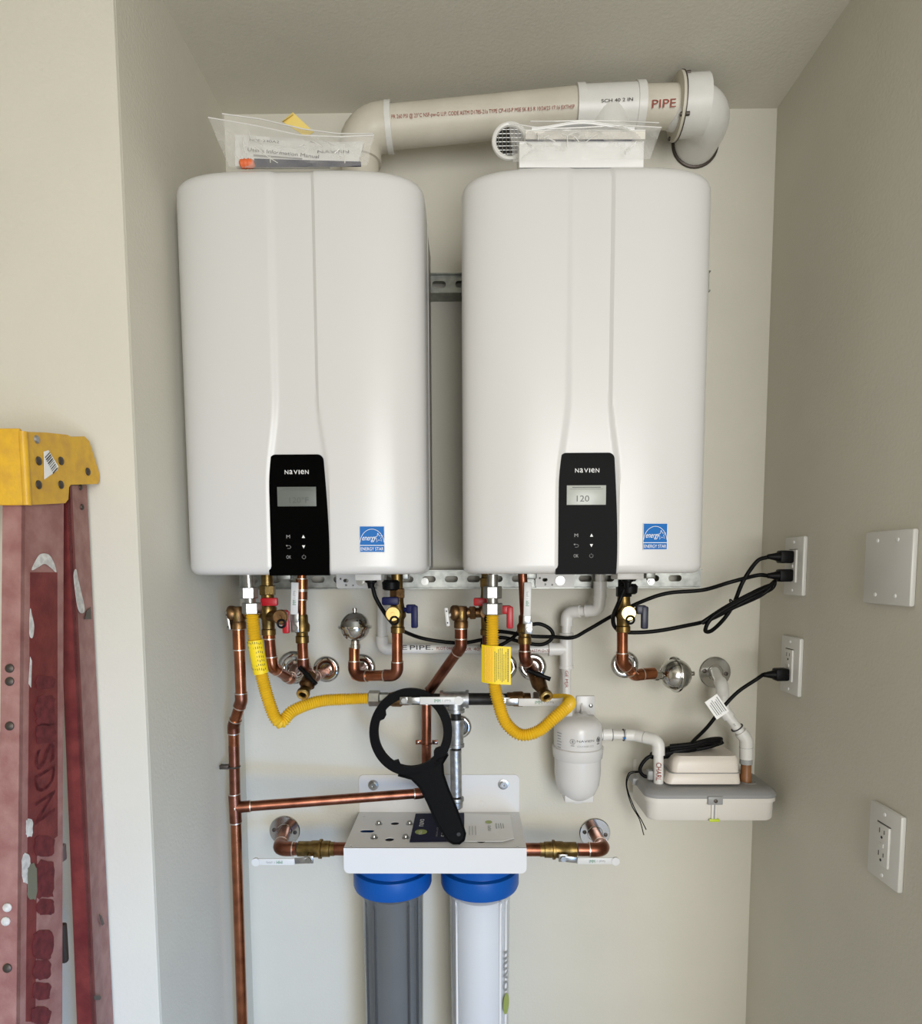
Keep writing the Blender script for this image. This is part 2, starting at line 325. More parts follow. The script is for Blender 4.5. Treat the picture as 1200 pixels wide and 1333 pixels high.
# ------------------------------------------------------------------ water heaters
HW, YF, DB = .2225, -.366, .075
def heater(ul, ur, label, bright, group='white wall hung water heaters'):
    yb = YF + DB
    cx = (P(ul, 740, yb).x + P(ur, 740, yb).x) / 2
    zb = P(600, 747.5, YF).z; zt = P(600, 214, YF + .004).z; Hh = zt - zb
    t = thing('water_heater', label, 'water heater', (cx, -.2, zb), group)
    zp = P(600, 590, YF).z                                           # top of the black control panel
    def hw(z):
        s = (z - zb) / Hh
        a = max(0.0, min(1.0, (zp + .10 - z) / .16)); a = a * a * (3 - 2 * a)
        return .036 + .016 * a
    def sm(a): a = max(0.0, min(1.0, a)); return a * a * (3 - 2 * a)
    def front(x, z):                                                 # the bowed face with its shallow central channel
        q = yb - DB * (1 - min(1, abs(x) / HW) ** 4.0) ** (1 / 2.2)
        b = hw(z); l = sm((x + b + .008) / .014); r = sm((b + .003 - x) / .006)
        return q + .0045 * l * r
    N = 130; xs = [HW * (1 - (1 - i / N) ** 2.0) for i in range(N + 1)]; xs = [-a for a in reversed(xs)] + xs[1:]
    rf = .016; rt = .022; rows = []
    for i in range(7): a = PI / 2 * i / 6; rows.append((zb + rf * (1 - math.sin(a)), rf * (1 - math.cos(a))))
    rows = [(zb + rf - rf * math.cos(PI / 2 * i / 6), rf - rf * math.sin(PI / 2 * i / 6)) for i in range(7)]
    for i in range(1, 40): rows.append((zb + rf + (Hh - rf - rt) * i / 40, 0.0))
    rows += [(zt - rt + rt * math.sin(PI / 2 * i / 6), rt - rt * math.cos(PI / 2 * i / 6)) for i in range(7)]
    g = G(); vs = []; n = len(xs) + 2; ys = -.215
    for z, o in rows:
        k = (HW - o) / HW; ring = [V((cx - HW + o, ys, z))]
        for x in xs: ring.append(V((cx + x * k, yb + (front(x, z) - yb) * (DB - o) / DB, z)))
        ring.append(V((cx + HW - o, ys, z))); vs += ring
    fs = [(i * n + k, i * n + k + 1, (i + 1) * n + k + 1, (i + 1) * n + k) for i in range(len(rows) - 1) for k in range(n - 1)]
    g.add(vs, fs); m = len(rows)
    g.f.append(tuple(range(n))); g.f.append(tuple((m - 1) * n + k for k in range(n)))
    link('front_cover', g, 'enamel', t, 35)
    cs = link('case', G().box((cx, (ys - .047) / 2 - .0005, (zb + zt) / 2 + .002), (2 * HW - .006, -.047 - ys, Hh - .016), .004), 'case', t)
    link('seam_strip', G().box((cx, ys + .006, (zb + zt) / 2), (2 * HW + .001, .004, Hh - .03)), 'enamel', cs)
    # control panel following the bowed face
    pz0 = zb - .0012; pz1 = zp; nu, nv = 24, 34; vs = []; rc = .010
    def pw(z):
        s = (z - pz0) / (pz1 - pz0); b = .0565 - .0095 * s ** 1.6 - .003 * (1 - s) ** 6
        d = pz1 - z
        if d < rc: b -= rc - math.sqrt(max(0, rc * rc - (rc - d) ** 2))
        return b
    zs = [pz0 + (pz1 - rc - pz0) * j / nv for j in range(nv)] + [pz1 - rc + rc * math.sin(PI / 2 * j / 8) for j in range(9)]
    for z in zs:
        for i in range(nu + 1):
            x = pw(z) * (2 * i / nu - 1); vs.append(V((cx - .003 + x, front(0, zb + .4) - .0022 + .06 * x * x, z)))
    M = len(zs); g = G().add(vs, [(j * (nu + 1) + i, j * (nu + 1) + i + 1, (j + 1) * (nu + 1) + i + 1, (j + 1) * (nu + 1) + i) for j in range(M - 1) for i in range(nu)])
    border = [i for i in range(nu + 1)] + [j * (nu + 1) + nu for j in range(1, M)] + [(M - 1) * (nu + 1) + i for i in range(nu - 1, -1, -1)] + [j * (nu + 1) for j in range(M - 2, 0, -1)]
    o = len(g.v); g.v += [g.v[b] + V((0, .010, 0)) for b in border]; L = len(border)
    g.f += [(border[i], border[(i + 1) % L], o + (i + 1) % L, o + i) for i in range(L)]
    pan = link('control_panel', g, 'panel_black', t, 40)
    py = front(0, zb + .4) - .0022; pcx = cx - .003; hgt = pz1 - pz0
    def pp(a, b): return V((pcx + a, py + .06 * a * a - .0002, pz0 + hgt * b))
    # brand letters, all of cap height
    g = G(); x = -.0212
    for ch, wd in (('N', .0064), ('a', .0056), ('V', .0070), ('I', .0016), ('e', .0058), ('N', .0064)):
        text_g(g, ch, pp(x + wd / 2, .856), X, Z, wd, .0072); x += wd + .0019
    link('lettering', g, 'ink_white', pan, 0)
    d0 = pp(-.001, .655)
    dsp = link('display_screen', G().box(d0 + V((0, .0001, 0)), (.069, .0014, .034), .0004), 'lcd_bright' if bright else 'lcd', pan)
    text('120' if bright else '120°F', dsp, 'lcd_ink', d0 + V((.004 if not bright else -.006, -.0008, -.006)), X, Z, .034 if not bright else .022, .0105)
    link('status_line', G().box(d0 + V((0, -.0008, .0105)), (.058, .0003, .0004)).box(d0 + V((0, -.0008, .0135)), (.050, .0003, .0012)), 'lcd_ink', dsp)
    text('M', pan, 'ink_grey', pp(-.018, .325), X, Z, .0065, .0058, 'button_mark')
    text('OK', pan, 'ink_grey', pp(-.018, .155), X, Z, .0085, .0058, 'button_mark')
    q = pp(-.018, .24); g = G()
    g.tube(spline([q + V((-.003, 0, .002)), q + V((.002, 0, .002)), q + V((.0042, 0, -.0005)), q + V((.002, 0, -.0028)), q + V((-.002, 0, -.0028))], 4), .00035, 6)
    g.prism([q + V((-.0045, 0, .002)), q + V((-.0022, 0, .0038)), q + V((-.0022, 0, .0002))], (0, -.0004, 0)); link('button_mark', g, 'ink_grey', pan)
    q = pp(.009, .325); link('button_mark', G().prism([q + V((-.0028, 0, -.0025)), q + V((.0028, 0, -.0025)), q + V((0, 0, .0028))], (0, -.0004, 0)), 'ink_white', pan, 0)
    q = pp(.009, .24); link('button_mark', G().prism([q + V((-.0028, 0, .0025)), q + V((.0028, 0, .0025)), q + V((0, 0, -.0028))], (0, -.0004, 0)), 'ink_white', pan, 0)
    q = pp(.009, .155); g = G().tube([q + V((.0032 * math.sin(a), 0, .0032 * math.cos(a))) for a in [.6 + 5.08 * i / 16 for i in range(17)]], .00035, 6).cyl(q + V((0, 0, .0015)), q + V((0, 0, .0042)), .00035, n=6)
    link('button_mark', g, 'ink_grey', pan)
    # energy label
    e = P(484.5 if ul < 500 else 852, 702 if ul < 500 else 698.5, YF + .006); ex = e.x - cx
    yl = front(ex, e.z) - .0006; a = math.atan((front(ex + .015, e.z) - front(ex - .015, e.z)) / .03); tx = V((math.cos(a), math.sin(a), 0)); nn = V((math.sin(a), -math.cos(a), 0))
    Rm = Matrix(((tx.x, -nn.x, 0), (tx.y, -nn.y, 0), (0, 0, 1))); c = V((e.x, yl, e.z)); sz = .0445
    lab = link('energy_label', G().box(c, (sz, .0005, sz * 1.05), 0, Rm), 'label_blue', t, 0); lab['label'] = 'blue energy rating label'
    c2 = c + nn * .0004; g = G()
    g.box(c2 + Z * (-sz * .245), (sz, .0003, .0011), 0, Rm)
    for s in (-1, 1): g.box(c2 + tx * s * sz * .49, (.0007, .0003, sz * 1.05), 0, Rm); g.box(c2 + Z * s * sz * .515, (sz, .0003, .0007), 0, Rm)
    ac = c2 + Z * (-sz * .20); rr = sz * .60
    g.tube([ac + tx * rr * math.cos(b) * .80 + Z * rr * math.sin(b) for b in [.12 + (PI - .24) * i / 20 for i in range(21)]], .0005, 6)
    text_g(g, 'energy', c2 + tx * -.0055 - Z * .0005, tx, Z, .024, .0095, shear=.25)
    st = c2 + tx * .0115 + Z * .0025; pts = []
    for i in range(11): b = PI / 2 + .15 + PI * i / 5; q = .0085 if i % 2 == 0 else .0036; pts.append(st + tx * q * math.cos(b) + Z * q * math.sin(b))
    g.tube(pts, .0005, 6)
    text_g(g, 'ENERGY STAR', c2 - Z * sz * .385, tx, Z, sz * .90, .0058)
    link('lettering', g, 'ink_white', lab, 0)
    # fittings under the case
    z0 = zb + .006
    mb = V((P(467 if ul < 500 else 832, 757, -.05).x, -.052, 0))
    pl = P(463 if ul < 500 else 722, 757, -.048)
    wpl, hpl = .088, .034
    hs = [obround(.022, .020, .012, .008), circ(.022, .010, .0028, 10), circ(.038, .009, .0022, 10), circ(.010, .024, .0022, 10)]
    link('mounting_bracket', G().plate([(0, .006), (.006, 0), (wpl, 0), (wpl, hpl), (0, hpl)], hs, lambda a, b, c: V((pl.x - wpl / 2 + a, -.049 + c, zl - .001 + b)), .002), 'plate_white', t, 30)
    q = V((pl.x + .012, -.049, zl + .017))
    link('bolt', G().lathe([(.0105, 0), (.0105, .002), (.0075, .002), (.0075, .004), (.006, .004), (.006, .009), (0, .009)], q, (0, -1, 0), 18), 'steel', t)
    bx = P(482 if ul < 500 else 816, 755, -.22)
    jb = link('wiring_box', G().box((bx.x, -.22, zb - .004), (.052, .06, .018), .002), 'plate_white', t)
    link('cable_gland', G().lathe([(.012, 0), (.012, .004), (.008, .006), (.006, .016)], (bx.x + (.002 if ul < 500 else 0), -.225, zb - .013), (0, 0, -1), 16), 'rubber_black', jb)
    for du, ww in ((-.085, .03), (.165, .02)):
        link('bottom_fitting', G().box((cx + du, -.16, zb - .003), (ww, .03, .020), .003), 'zinc', t)
    return t, cx, zb, zt
h1, hx1, HZB, HZT = heater(249, 560, 'left white tankless water heater, its dim screen showing 120°F', False)
h2, hx2, _, _ = heater(598, 914, 'right white tankless water heater, bright screen, beneath the elbow vent', True)

# ------------------------------------------------------------------ fittings used under the heaters
def escutcheon(u, v, r, m, label, screws=False, hollow=True):
    c = P(u, v, 0); g = G()
    prof = [(r, 0.0), (r, .002), (r * .93, .005), (r * .80, .0068), (r * .62, .0062), (r * .50, .0045), (r * .44, .006), (r * .40, .006), (r * .38, .002), (0, .002)]
    if screws: prof = [(r, 0), (r, .003), (r * .96, .0045), (r * .50, .0045), (r * .46, .006), (0, .006)]
    t = thing('escutcheon', label, 'pipe flange', c)
    link('disc', G().lathe(prof, c, (0, -1, 0), 36), m, t)
    if screws:
        for s in (-1, 1):
            q = c + V((s * r * .68, -.0045, -.3 * s * r * .3)); link('screw', G().lathe([(.005, 0), (.0045, .002), (.002, .0028), (0, .0028)], q, (0, -1, 0), 12), 'rivet', t)
    return t
escutcheon(383, 869, .0395, 'chrome', 'chrome wall flange behind the leftmost copper elbow, left of its twin')
escutcheon(425, 871, .0315, 'chrome', 'round chrome wall flange with a dark pipe stub, right of the left drain')
escutcheon(471, 869, .0330, 'chrome', 'chrome wall flange behind the copper elbow of the upright sphere')
escutcheon(655, 868, .0330, 'chrome', 'chrome wall flange mostly hidden by the yellow hose tag')
escutcheon(693, 868, .0330, 'chrome', 'chrome wall flange behind the right brass drain with black handle')
escutcheon(813, 865, .0325, 'chrome', 'chrome wall flange behind the copper bend of the sideways sphere')
escutcheon(930, 875, .0370, 'nickel', 'dull grey wall flange behind the white pump discharge elbow', True)
escutcheon(598, 946, .0290, 'chrome', 'domed chrome wall flange behind the galvanized gas drop')
escutcheon(371, 1081, .0370, 'nickel', 'grey screwed wall flange left of the filter bracket', True)
escutcheon(774, 1084, .0370, 'nickel', 'grey screwed wall flange right of the filter bracket', True)

def hexp(r, h): return [(r * .93, 0), (r, .0015), (r, h - .0015), (r * .93, h)]
RC = .0112                                                            # 22 mm copper
def strap_handle(g, c, r): g.tube([c + V((r * .7 * math.sin(a), -.002, -.004 - r * .8 + r * .7 * math.cos(a))) for a in [2 * PI * i / 14 for i in range(15)]], .0022, 8)

def service_valve(u, vt, vm, vb, y, label, lever, levers, knob, capm, knobm, group):
    """three way service valve: union, body, drain outlet with a capped round face, two coloured levers"""
    a = P(u, vt, y); c = P(u, vm, y); b = P(u, vb, y)
    t = thing('service_valve', label, 'valve', b, group)
    link('union_nut', G().lathe(hexp(.0165, .020), a - Z * .020, Z, 6), capm, t, 20)
    link('stem', G().cyl(a + Z * .030, a - Z * .004, .012), 'brass' if capm != 'rubber_black' else capm, t)
    top = a.z - .018; L = top - b.z
    body = [(.0125, 0), (.0145, .001), (.0145, .012), (.0128, .014), (.0135, L * .38), (.0175, L * .46), (.0178, L * .66), (.0145, L * .74), (.0130, L * .86), (.0130, L)]
    link('body', G().lathe(body, (a.x, y, b.z), Z, 24), 'brass', t)
    k = P(*knob, y - .035)
    kf = link('drain_outlet', G().cyl(V((c.x, y, k.z)), V((k.x, y - .034, k.z)), .0115), 'brass', t)
    link('drain_cap', G().lathe([(.0150, 0), (.0150, .008), (.0135, .0095), (.004, .0095), (.0035, .0115), (0, .0115)], k, (0, -1, 0), 28), knobm, kf)
    g = G(); strap_handle(g, k + V((.003, -.008, 0)), .011); link('cap_strap', g, 'rubber_black', kf)
    for (hu, hv, kind) in levers:
        h = P(hu, hv, y - .012)
        if kind == 'side':                                            # stem sideways, paddle hanging down
            s = 1 if h.x > c.x else -1
            g = G().cyl(V((c.x + s * .012, y - .006, h.z + .008)), V((h.x, y - .010, h.z + .008)), .0045, n=12)
            g.box((h.x - s * .003, y - .011, h.z + .010), (.020, .016, .018), .003).box((h.x + s * .004, y - .014, h.z - .006), (.0135, .013, .046), .003)
        else:                                                          # stem towards the viewer, paddle lying across
            g = G().cyl(V((c.x, y, h.z)), V((c.x, y - .022, h.z)), .006, n=12).box((h.x, y - .024, h.z), (.034, .013, .0165), .003)
        link('lever', g, lever, t)
    return t
def relief_valve(u, v, y, side_to, label, lever_px, lm):
    c = P(u, v, y); t = thing('relief_valve', label, 'valve', c - Z * .03)
    g = G().lathe([(.0135, -.030), (.0150, -.029), (.0150, -.016), (.0135, -.014), (.0155, -.004), (.0160, .008), (.0120, .016), (0, .017)], c, Z, 24)
    link('body', g, 'bronze', t)
    d = V((-1, -.30, 0)).normalized()
    link('bonnet', G().lathe([(.0150, .004), (.0165, .010), (.0165, .017), (.0135, .021), (.006, .0235), (0, .0235)], c + Z * .002, d, 24), 'bronze', t)
    link('name_plate', G().box(c + V((.001, -.0165, -.002)), (.008, .002, .019), .001), 'brass', t)
    q = V((side_to.x, side_to.y, c.z + .002))
    e = link('inlet', G().cyl(c + Z * .002, q, .0105), 'bronze', t)
    link('hex_collar', G().lathe(hexp(.0150, .012), c + V((.018, 0, .002)), q - c, 6), 'bronze', e, 20)
    l = P(*lever_px, y - .012)
    r = Matrix.Rotation(-.12, 3, 'Y')
    lv = link('test_lever', G().box(l, (.0085, .010, .040), .003, r).cyl(l, c + Z * .002 + d * .018, .003, n=10), lm, t)
    link('pin_hole', G().cyl(l + V((-.001, -.0045, .012)), l + V((-.001, -.0056, .012)), .0016, n=10).cyl(l + V((.001, -.0045, -.012)), l + V((.001, -.0056, -.012)), .0016, n=10), 'slot_dark', lv)
    return t
def print_lever(lv, o, ex, ey, L):
    text('IMM', lv, 'ink_green', o - ex * L * .13, ex, ey, L * .17, .0068)
    text('1 (FM)', lv, 'ink_grey', o + ex * L * .13, ex, ey, L * .24, .0055)

# copper columns with white-lever ball valves (recirculation taps with boiler drains)
def tap_column(ut, u, vt, vm, vb, y, label, lever_top, lever_bot, hubv, dull, group):
    m = 'copper_dull' if dull else 'copper'
    a = P(ut, vt, y); c = P(u, vm, y); b = P(u, vb, y)
    t = thing('ball_valve', label, 'valve', c, group)
    prof = [(.0130, -.034), (.0138, -.033), (.0138, -.020), (.0122, -.018), (.0122, -.011), (.0160, -.009), (.0165, .004), (.0130, .010), (.0130, .022), (.0118, .026)]
    link('body', G().lathe(prof, c, Z, 22), 'brass', t)
    link('packing_nut', G().lathe(hexp(.0155, .006), c - Z * .012, Z, 6), 'brass', t, 20)
    h = P(u - 9 if not dull else u + 5, hubv, y - .024); p1 = P(*lever_top, y - .030); p2 = P(*lever_bot, y - .030)
    lv = link('lever_hub', G().box(h, (.0165, .004, .026), .0015).cyl(h + Y * .02, h, .006, n=12), 'steel', t)
    link('nut', G().lathe(hexp(.0062, .005), h + V((.001, -.001, -.003)), (0, -1, 0), 6), 'steel', lv, 20)
    d = (p1 - p2); L = d.length; d.normalize(); sx = d.cross(Y).normalized() * -1
    R = Matrix((( sx.x, 0, d.x), (sx.y, 1, d.y), (sx.z, 0, d.z)))
    g = G().box((p1 + p2) / 2, (.0150, .0045, L), .0015, R); link('lever_neck', G().box(p2 - d * .006 + Y * .002, (.0165, .003, .020), .001, R), 'steel', t)
    lw = link('lever_grip', g, 'lever_white', t)
    print_lever(lw, (p1 + p2) / 2 + V((0, -.0024, 0)), d, -sx if sx.x > 0 else sx, L * .95)
    return t, a, b, c

# ---- left heater set
GRP_S = None
hv1 = service_valve(348, 762, 800, 827, -.19, 'brass service valve with red levers under the left heater', 'red_plastic', [(370, 806, 'side'), (353, 783, 'front')], (366, 803), 'brass', 'bronze', GRP_S)
hv2 = service_valve(634, 752, 797, 827, -.165, 'brass service valve with red levers under the right heater', 'red_plastic', [(661, 800, 'side'), (627, 783, 'front')], (634, 797), 'brass', 'bronze', GRP_S)
cv1 = service_valve(517, 766, 800, 824, -.19, 'brass service valve with navy blue levers under the left heater', 'navy_plastic', [(537, 799, 'side'), (509, 782, 'front')], (512, 799), 'bronze', 'brass_bright', GRP_S)
cv2 = service_valve(812, 764, 800, 823, -.19, 'dark service valve with black levers and bright brass cap, right heater', 'navy_dark', [(836, 800, 'side')], (817, 798), 'rubber_black', 'brass_bright', GRP_S)
for t, u, v in ((cv1, 509, 762), (cv2, 818, 767)):
    p = P(u, v, -.2); link('insulating_cap', G().lathe([(.014, 0), (.0175, .003), (.0185, .016), (.014, .021)], p - Z * .010, Z, 18), 'rubber_black', t)
rv1 = relief_valve(310, 800, -.20, P(348, 800, -.19), 'bronze relief valve with chrome test lever at the far left', (297, 808), 'steel')
rv2 = relief_valve(600, 799, -.17, P(634, 797, -.165), 'bronze relief valve with flat white test lever between the heaters', (582, 803), 'lever_white')

# copper hot and cold lines
def cthing(label, loc, group=None): return thing('copper_pipe', label, 'pipe', loc, group)
t = cthing('short copper line from the red valve to the far left wall flange', P(350, 880, -.15))
p0 = P(350, 822, -.19)
run(t, [p0, P(354, 868, -.185), P(378, 884, -.11), P(383, 870, .0)], RC, 'copper_dull', 'copper', R=.018, sock=.012, ring='solder')
sleeve(t, p0 - Z * .002, p0 - Z * .016, RC * 1.14, 'copper', ring='solder')
t, a, b, c = tap_column(393, 393, 752, 816, 838, -.17, 'ball valve on copper under the left heater, white lever upright', (384, 758), (383, 800), 815, False, None)
ct = cthing('copper column running up to the left heater beside a white lever', P(394, 872, -.17))
link('pipe', G().cyl(P(393, 745, -.17), c + Z * .02, RC * .85), 'copper', ct)
sleeve(ct, P(393, 753, -.17), P(393, 768, -.17), RC * 1.12, 'copper', ring='solder')
sleeve(ct, P(393, 769, -.17), P(393, 781, -.17), RC * 1.02, 'copper_dull', ring='solder')
run(ct, [c - Z * .030, P(395, 868, -.165), P(408, 882, -.10), P(425, 873, 0)], RC, 'copper', 'copper_dull', R=.014, sock=.012, ring='solder')
def drain(p, tip, handle, label):
    """boiler drain: angled bronze body, hose thread facing the viewer, black handle"""
    t = thing('boiler_drain', label, 'tap', tip - Z * .015)
    d = (tip - p).normalized()
    link('body', G().tube([p - d * .004, p + d * .012, p + d * .024, tip - d * .014, tip - d * .004], [.0125, .0150, .0165, .0135, .0115], 20), 'bronze', t)
    n = V((tip.x - p.x, -.06, -.03)).normalized()
    ht_ = link('hose_thread', G().lathe([(.0062, .002), (.0065, .016), (.0105, .0175), (.0135, .016), (.0138, .010), (.0115, .008), (.0110, -.006), (0, -.006)][::-1], tip, n, 24), 'brass', t)
    link('bore', G().lathe([(.0066, .004), (.0066, .0045), (0, .0045)], tip, n, 18), 'slot_dark', ht_)
    link('lip', G().torus(tip + n * .0168, n, .0098, .0028, 26, 8), 'brass_bright', ht_)
    link('bonnet', G().lathe(hexp(.0085, .014), p + d * .014, V((.1, -.6, .75)), 6), 'brass_bright' if handle[2] else 'brass', t, 20)
    q = p + d * .014 + V((.1, -.6, .75)).normalized() * .018; ax = V(handle[:2] + (0,)) if False else V((handle[0], -.2, handle[1])).normalized()
    link('handle', G().tube([q - ax * .026, q - ax * .012, q, q + ax * .012, q + ax * .026], [.0048, .0042, .0065, .0042, .0048], 12), 'rubber_black', t)
    return t
drain(P(404, 880, -.165), P(397, 898, -.19), (.55, -.5, 0), 'brass boiler drain tap nearer the left wall, with black handle')
# cold line left heater, with upright sphere
t = cthing('copper line from the left blue valve round to the upright chrome sphere', P(490, 885, -.15))
p0 = P(517, 820, -.19)
run(t, [p0, P(517, 879, -.185), P(461, 880, -.15), P(461, 851, -.145)], RC, 'copper', 'copper_dull', R=.017, sock=.014, ring='solder')
sleeve(t, P(461, 852, -.145), P(461, 843, -.145), RC * 1.02, 'copper')
link('wall_stub', G().cyl(P(463, 879, -.15), P(471, 869, 0), RC), 'copper_dull', t)
def arrestor(c, ax, r, label):
    t = thing('shock_arrestor', label, 'arrestor', c - Z * r); ax = V(ax).normalized()
    pr = [(r * math.sin(PI * i / 20) + 1e-6, -r * math.cos(PI * i / 20)) for i in range(21)]
    link('shell', G().lathe(pr, c, ax, 36), 'nickel', t)
    link('seam_flange', G().lathe([(r * .96, -.0035), (r * 1.13, -.003), (r * 1.16, 0), (r * 1.13, .003), (r * .96, .0035)], c, ax, 40), 'chrome', t)
    link('valve_stem', G().lathe([(.004, r * .97), (.004, r * 1.10), (.0052, r * 1.10), (.0052, r * 1.26), (.002, r * 1.30), (0, r * 1.30)], c, ax, 14), 'nickel', t)
    link('thread_neck', G().lathe([(.0095, -r * .9), (.0095, -r * 1.18), (.0115, -r * 1.20), (.0115, -r * 1.46), (.009, -r * 1.48), (.009, -r * 1.62)], c, ax, 12), 'nickel', t)
    # printed band
    n = V((-.12, -1, 0)) if abs(ax.z) > .5 else V((.25, -1, 0)); n = (n - ax * n.dot(ax)).normalized(); ex = ax.cross(n) * -1 if abs(ax.z) > .5 else ax
    g = G(); K = 12; vs = []; side = n.cross(ax)
    for i in range(K + 1):
        a = -1.0 + 1.55 * i / K if abs(ax.z) > .5 else -.7 + 1.4 * i / K
        for hh in (.10, .42):
            rr = r * math.sqrt(1 - hh * hh) + .0006; vs.append(c + ax * r * hh + (n * math.cos(a) + side * -math.sin(a)) * rr)
    g.add(vs, [(2 * i, 2 * i + 1, 2 * i + 3, 2 * i + 2) for i in range(K)])
    link('printed_band', g, 'zinc', t)
    return t
arrestor(P(462, 816, -.145), Z, mm(19.2, P(462, 816, -.145)), 'round chrome shock arrestor standing upright above a copper elbow')
# hot line right heater (behind the yellow hose)
t = cthing('copper line behind the yellow hose tag, into a wall flange', P(640, 880, -.12))
run(t, [P(634, 822, -.165), P(636, 862, -.16), P(655, 869, 0)], RC, 'copper_dull', 'copper_dull', R=.017, sock=.012, ring='solder')
t, a, b, c = tap_column(682, 683, 750, 817, 838, -.18, 'ball valve on dark copper under the right heater, white lever upright', (687, 758), (686, 802), 817, True, None)
ct = cthing('dark copper column from the right heater down to the right drain', P(684, 872, -.17))
link('pipe', G().cyl(P(680, 745, -.18), c + Z * .02, RC * .85), 'copper_dull', ct)
run(ct, [c - Z * .030, P(683, 857, -.178), P(696, 880, -.13), P(693, 868, 0)], RC, 'copper_dull', 'copper_dull', R=.016, sock=.010, ring='solder')
drain(P(696, 880, -.150), P(708, 901, -.19), (.95, -.35, 1), 'brass boiler drain tap below the right heater, with black handle')
# cold line right heater with sideways sphere
t = cthing('copper line from the dark valve to the sideways chrome sphere', P(815, 885, -.15))
run(t, [P(810, 820, -.19), P(810, 862, -.185), P(826, 879, -.15), P(852, 876, -.135)], RC, 'copper', 'copper', R=.016, sock=.013, ring='solder')
link('wall_stub', G().cyl(P(822, 876, -.14), P(813, 865, 0), RC), 'copper_dull', t)
sleeve(t, P(836, 877.5, -.143), P(851, 876.5, -.135), RC * 1.15, 'copper', 'adapter')
arrestor(P(879, 878, -.115), V((1, .18, .02)), mm(20.5, P(879, 878, -.115)), 'round chrome shock arrestor lying sideways right of a copper bend')

# ---- relief drain lines
t = cthing('long copper drain line down the left corner with a level branch', P(316, 1200, -.17))
ys = -.165
q = [P(310.5, 817, -.20), P(314, 912, -.19), P(304, 945, -.172), P(306, 1050, ys)]
run(t, q[:3] + [P(304.5, 970, -.168)], RC, 'copper', 'copper_dull', R=.022, sock=.012, ring='solder')
bot = P(314, 1345, ys)
link('pipe', G().cyl(P(304.5, 970, -.168), P(306, 1040, ys), RC), 'copper_dull', t)
link('pipe', G().cyl(P(306.6, 1060, ys), V((bot.x + .002, ys, .02)), RC), 'copper', t)
sleeve(t, q[0] - Z * .002, P(311.5, 846, -.199), RC * 1.13, 'copper', ring='solder')
sleeve(t, P(305, 1033, ys), P(307, 1071, ys), RC * 1.14, 'copper_dull', 'tee', ring='solder')
br0 = P(306.2, 1051, ys); br1 = P(555, 1032, -.075)
d = (br1 - br0).normalized()
sleeve(t, br0, br0 + d * .032, RC * 1.12, 'copper_dull', 'tee_branch', ring='solder')
run(t, [br0 + d * .02, br1, P(555, 905, -.070), P(600, 842, -.168), P(600, 818, -.17)], RC, 'copper_dull', 'copper_dull', R=.016, sock=.013, ring='solder')
sleeve(t, P(600, 818, -.17), P(600, 832, -.17), RC * 1.2, 'copper_dull', ring='solder')
def clip(p, wall, root):
    g = G(); x = wall
    if wall == 'left':
        g.torus(p, Z, RC * 1.02, .0022, 20, 6).box((p.x - .020, p.y, p.z), (.020, .012, .009), .001)
    else:
        g.torus(p, Z, RC * 1.02, .0022, 20, 6)
        for s in (-1, 1): g.box((p.x + s * .019, p.y + .012, p.z), (.013, .003, .010), .0008)
    c = link('pipe_clip', g, 'rivet' if wall == 'left' else 'copper_dull', root)
    if wall != 'left':
        for s in (-1, 1): link('screw', G().lathe([(.003, 0), (.0025, .0015), (0, .002)], (p.x + s * .020, p.y + .0105, p.z), (0, -1, 0), 10), 'steel', c)
clip(P(304.7, 998, -.167), 'left', t); clip(P(555, 968, -.073), 'back', t)

# ------------------------------------------------------------------ gas: flexible yellow hoses, manifold
def hose(pts, label, nuts, group='yellow gas hoses'):
    t = thing('gas_hose', label, 'hose', min(pts, key=lambda p: p.z), group)
    path = resample(spline(pts, 14), .0025); r = .0124
    rs = [r * (1.07 if i % 2 == 0 else .83) for i in range(len(path))]
    link('corrugated_tube', G().tube(path, rs, 18), 'hose_yellow', t, 0)
    for p, d, L, R, m in nuts: link('hex_nut', G().lathe(hexp(R, L), p, d, 6, rot=(.81 if 'bent in a V' in label else .46) if d.z else .2), m, t, 20)
    return t, path
yg = -.245
t1, path = hose([P(328, 799, yg), P(333, 840, yg), P(342, 885, yg + .005), P(353, 922, yg + .01), P(361, 938, yg + .012), P(368, 939, yg + .02), P(382, 925, yg + .04), P(415, 913, -.17), P(455, 910, -.14), P(484, 909, -.13)],
    'yellow corrugated gas hose bent in a V under the left heater',
    [(P(323.5, 779, yg), Z, .022, .0185, 'steel'), (P(328, 799, yg), Z, .022, .0190, 'steel'), (P(480, 909, -.131), X, .024, .0175, 'steel'), (P(494, 909, -.13), X, .020, .013, 'zinc')])
link('collar', G().cyl(P(323, 748, yg), P(326, 790, yg), .0105), 'steel', t1)
i0 = min(range(len(path)), key=lambda i: abs(path[i].z - P(336, 833, yg).z)); i1 = min(range(len(path)), key=lambda i: abs(path[i].z - P(346, 878, yg).z))
lb = link('warning_sleeve', G().tube(path[i0:i1], .0150, 20), 'tag_yellow', t1)
g = G(); ax = (path[i1] - path[i0]).normalized()
for k in range(9):
    a = -1.1 + 2.1 * k / 8; off = V((math.sin(a), -math.cos(a), 0)) * .0151
    for j in range(7):
        s = .06 + .88 * j / 7 + random.random() * .03; p = path[i0] + (path[i1] - path[i0]) * s + off
        g.box(p, (.0010, .0006, .0035 + .0016 * random.random()), 0, Matrix.Rotation(-.22, 3, 'Y'))
link('fine_print', g, 'ink_black', lb, 0)
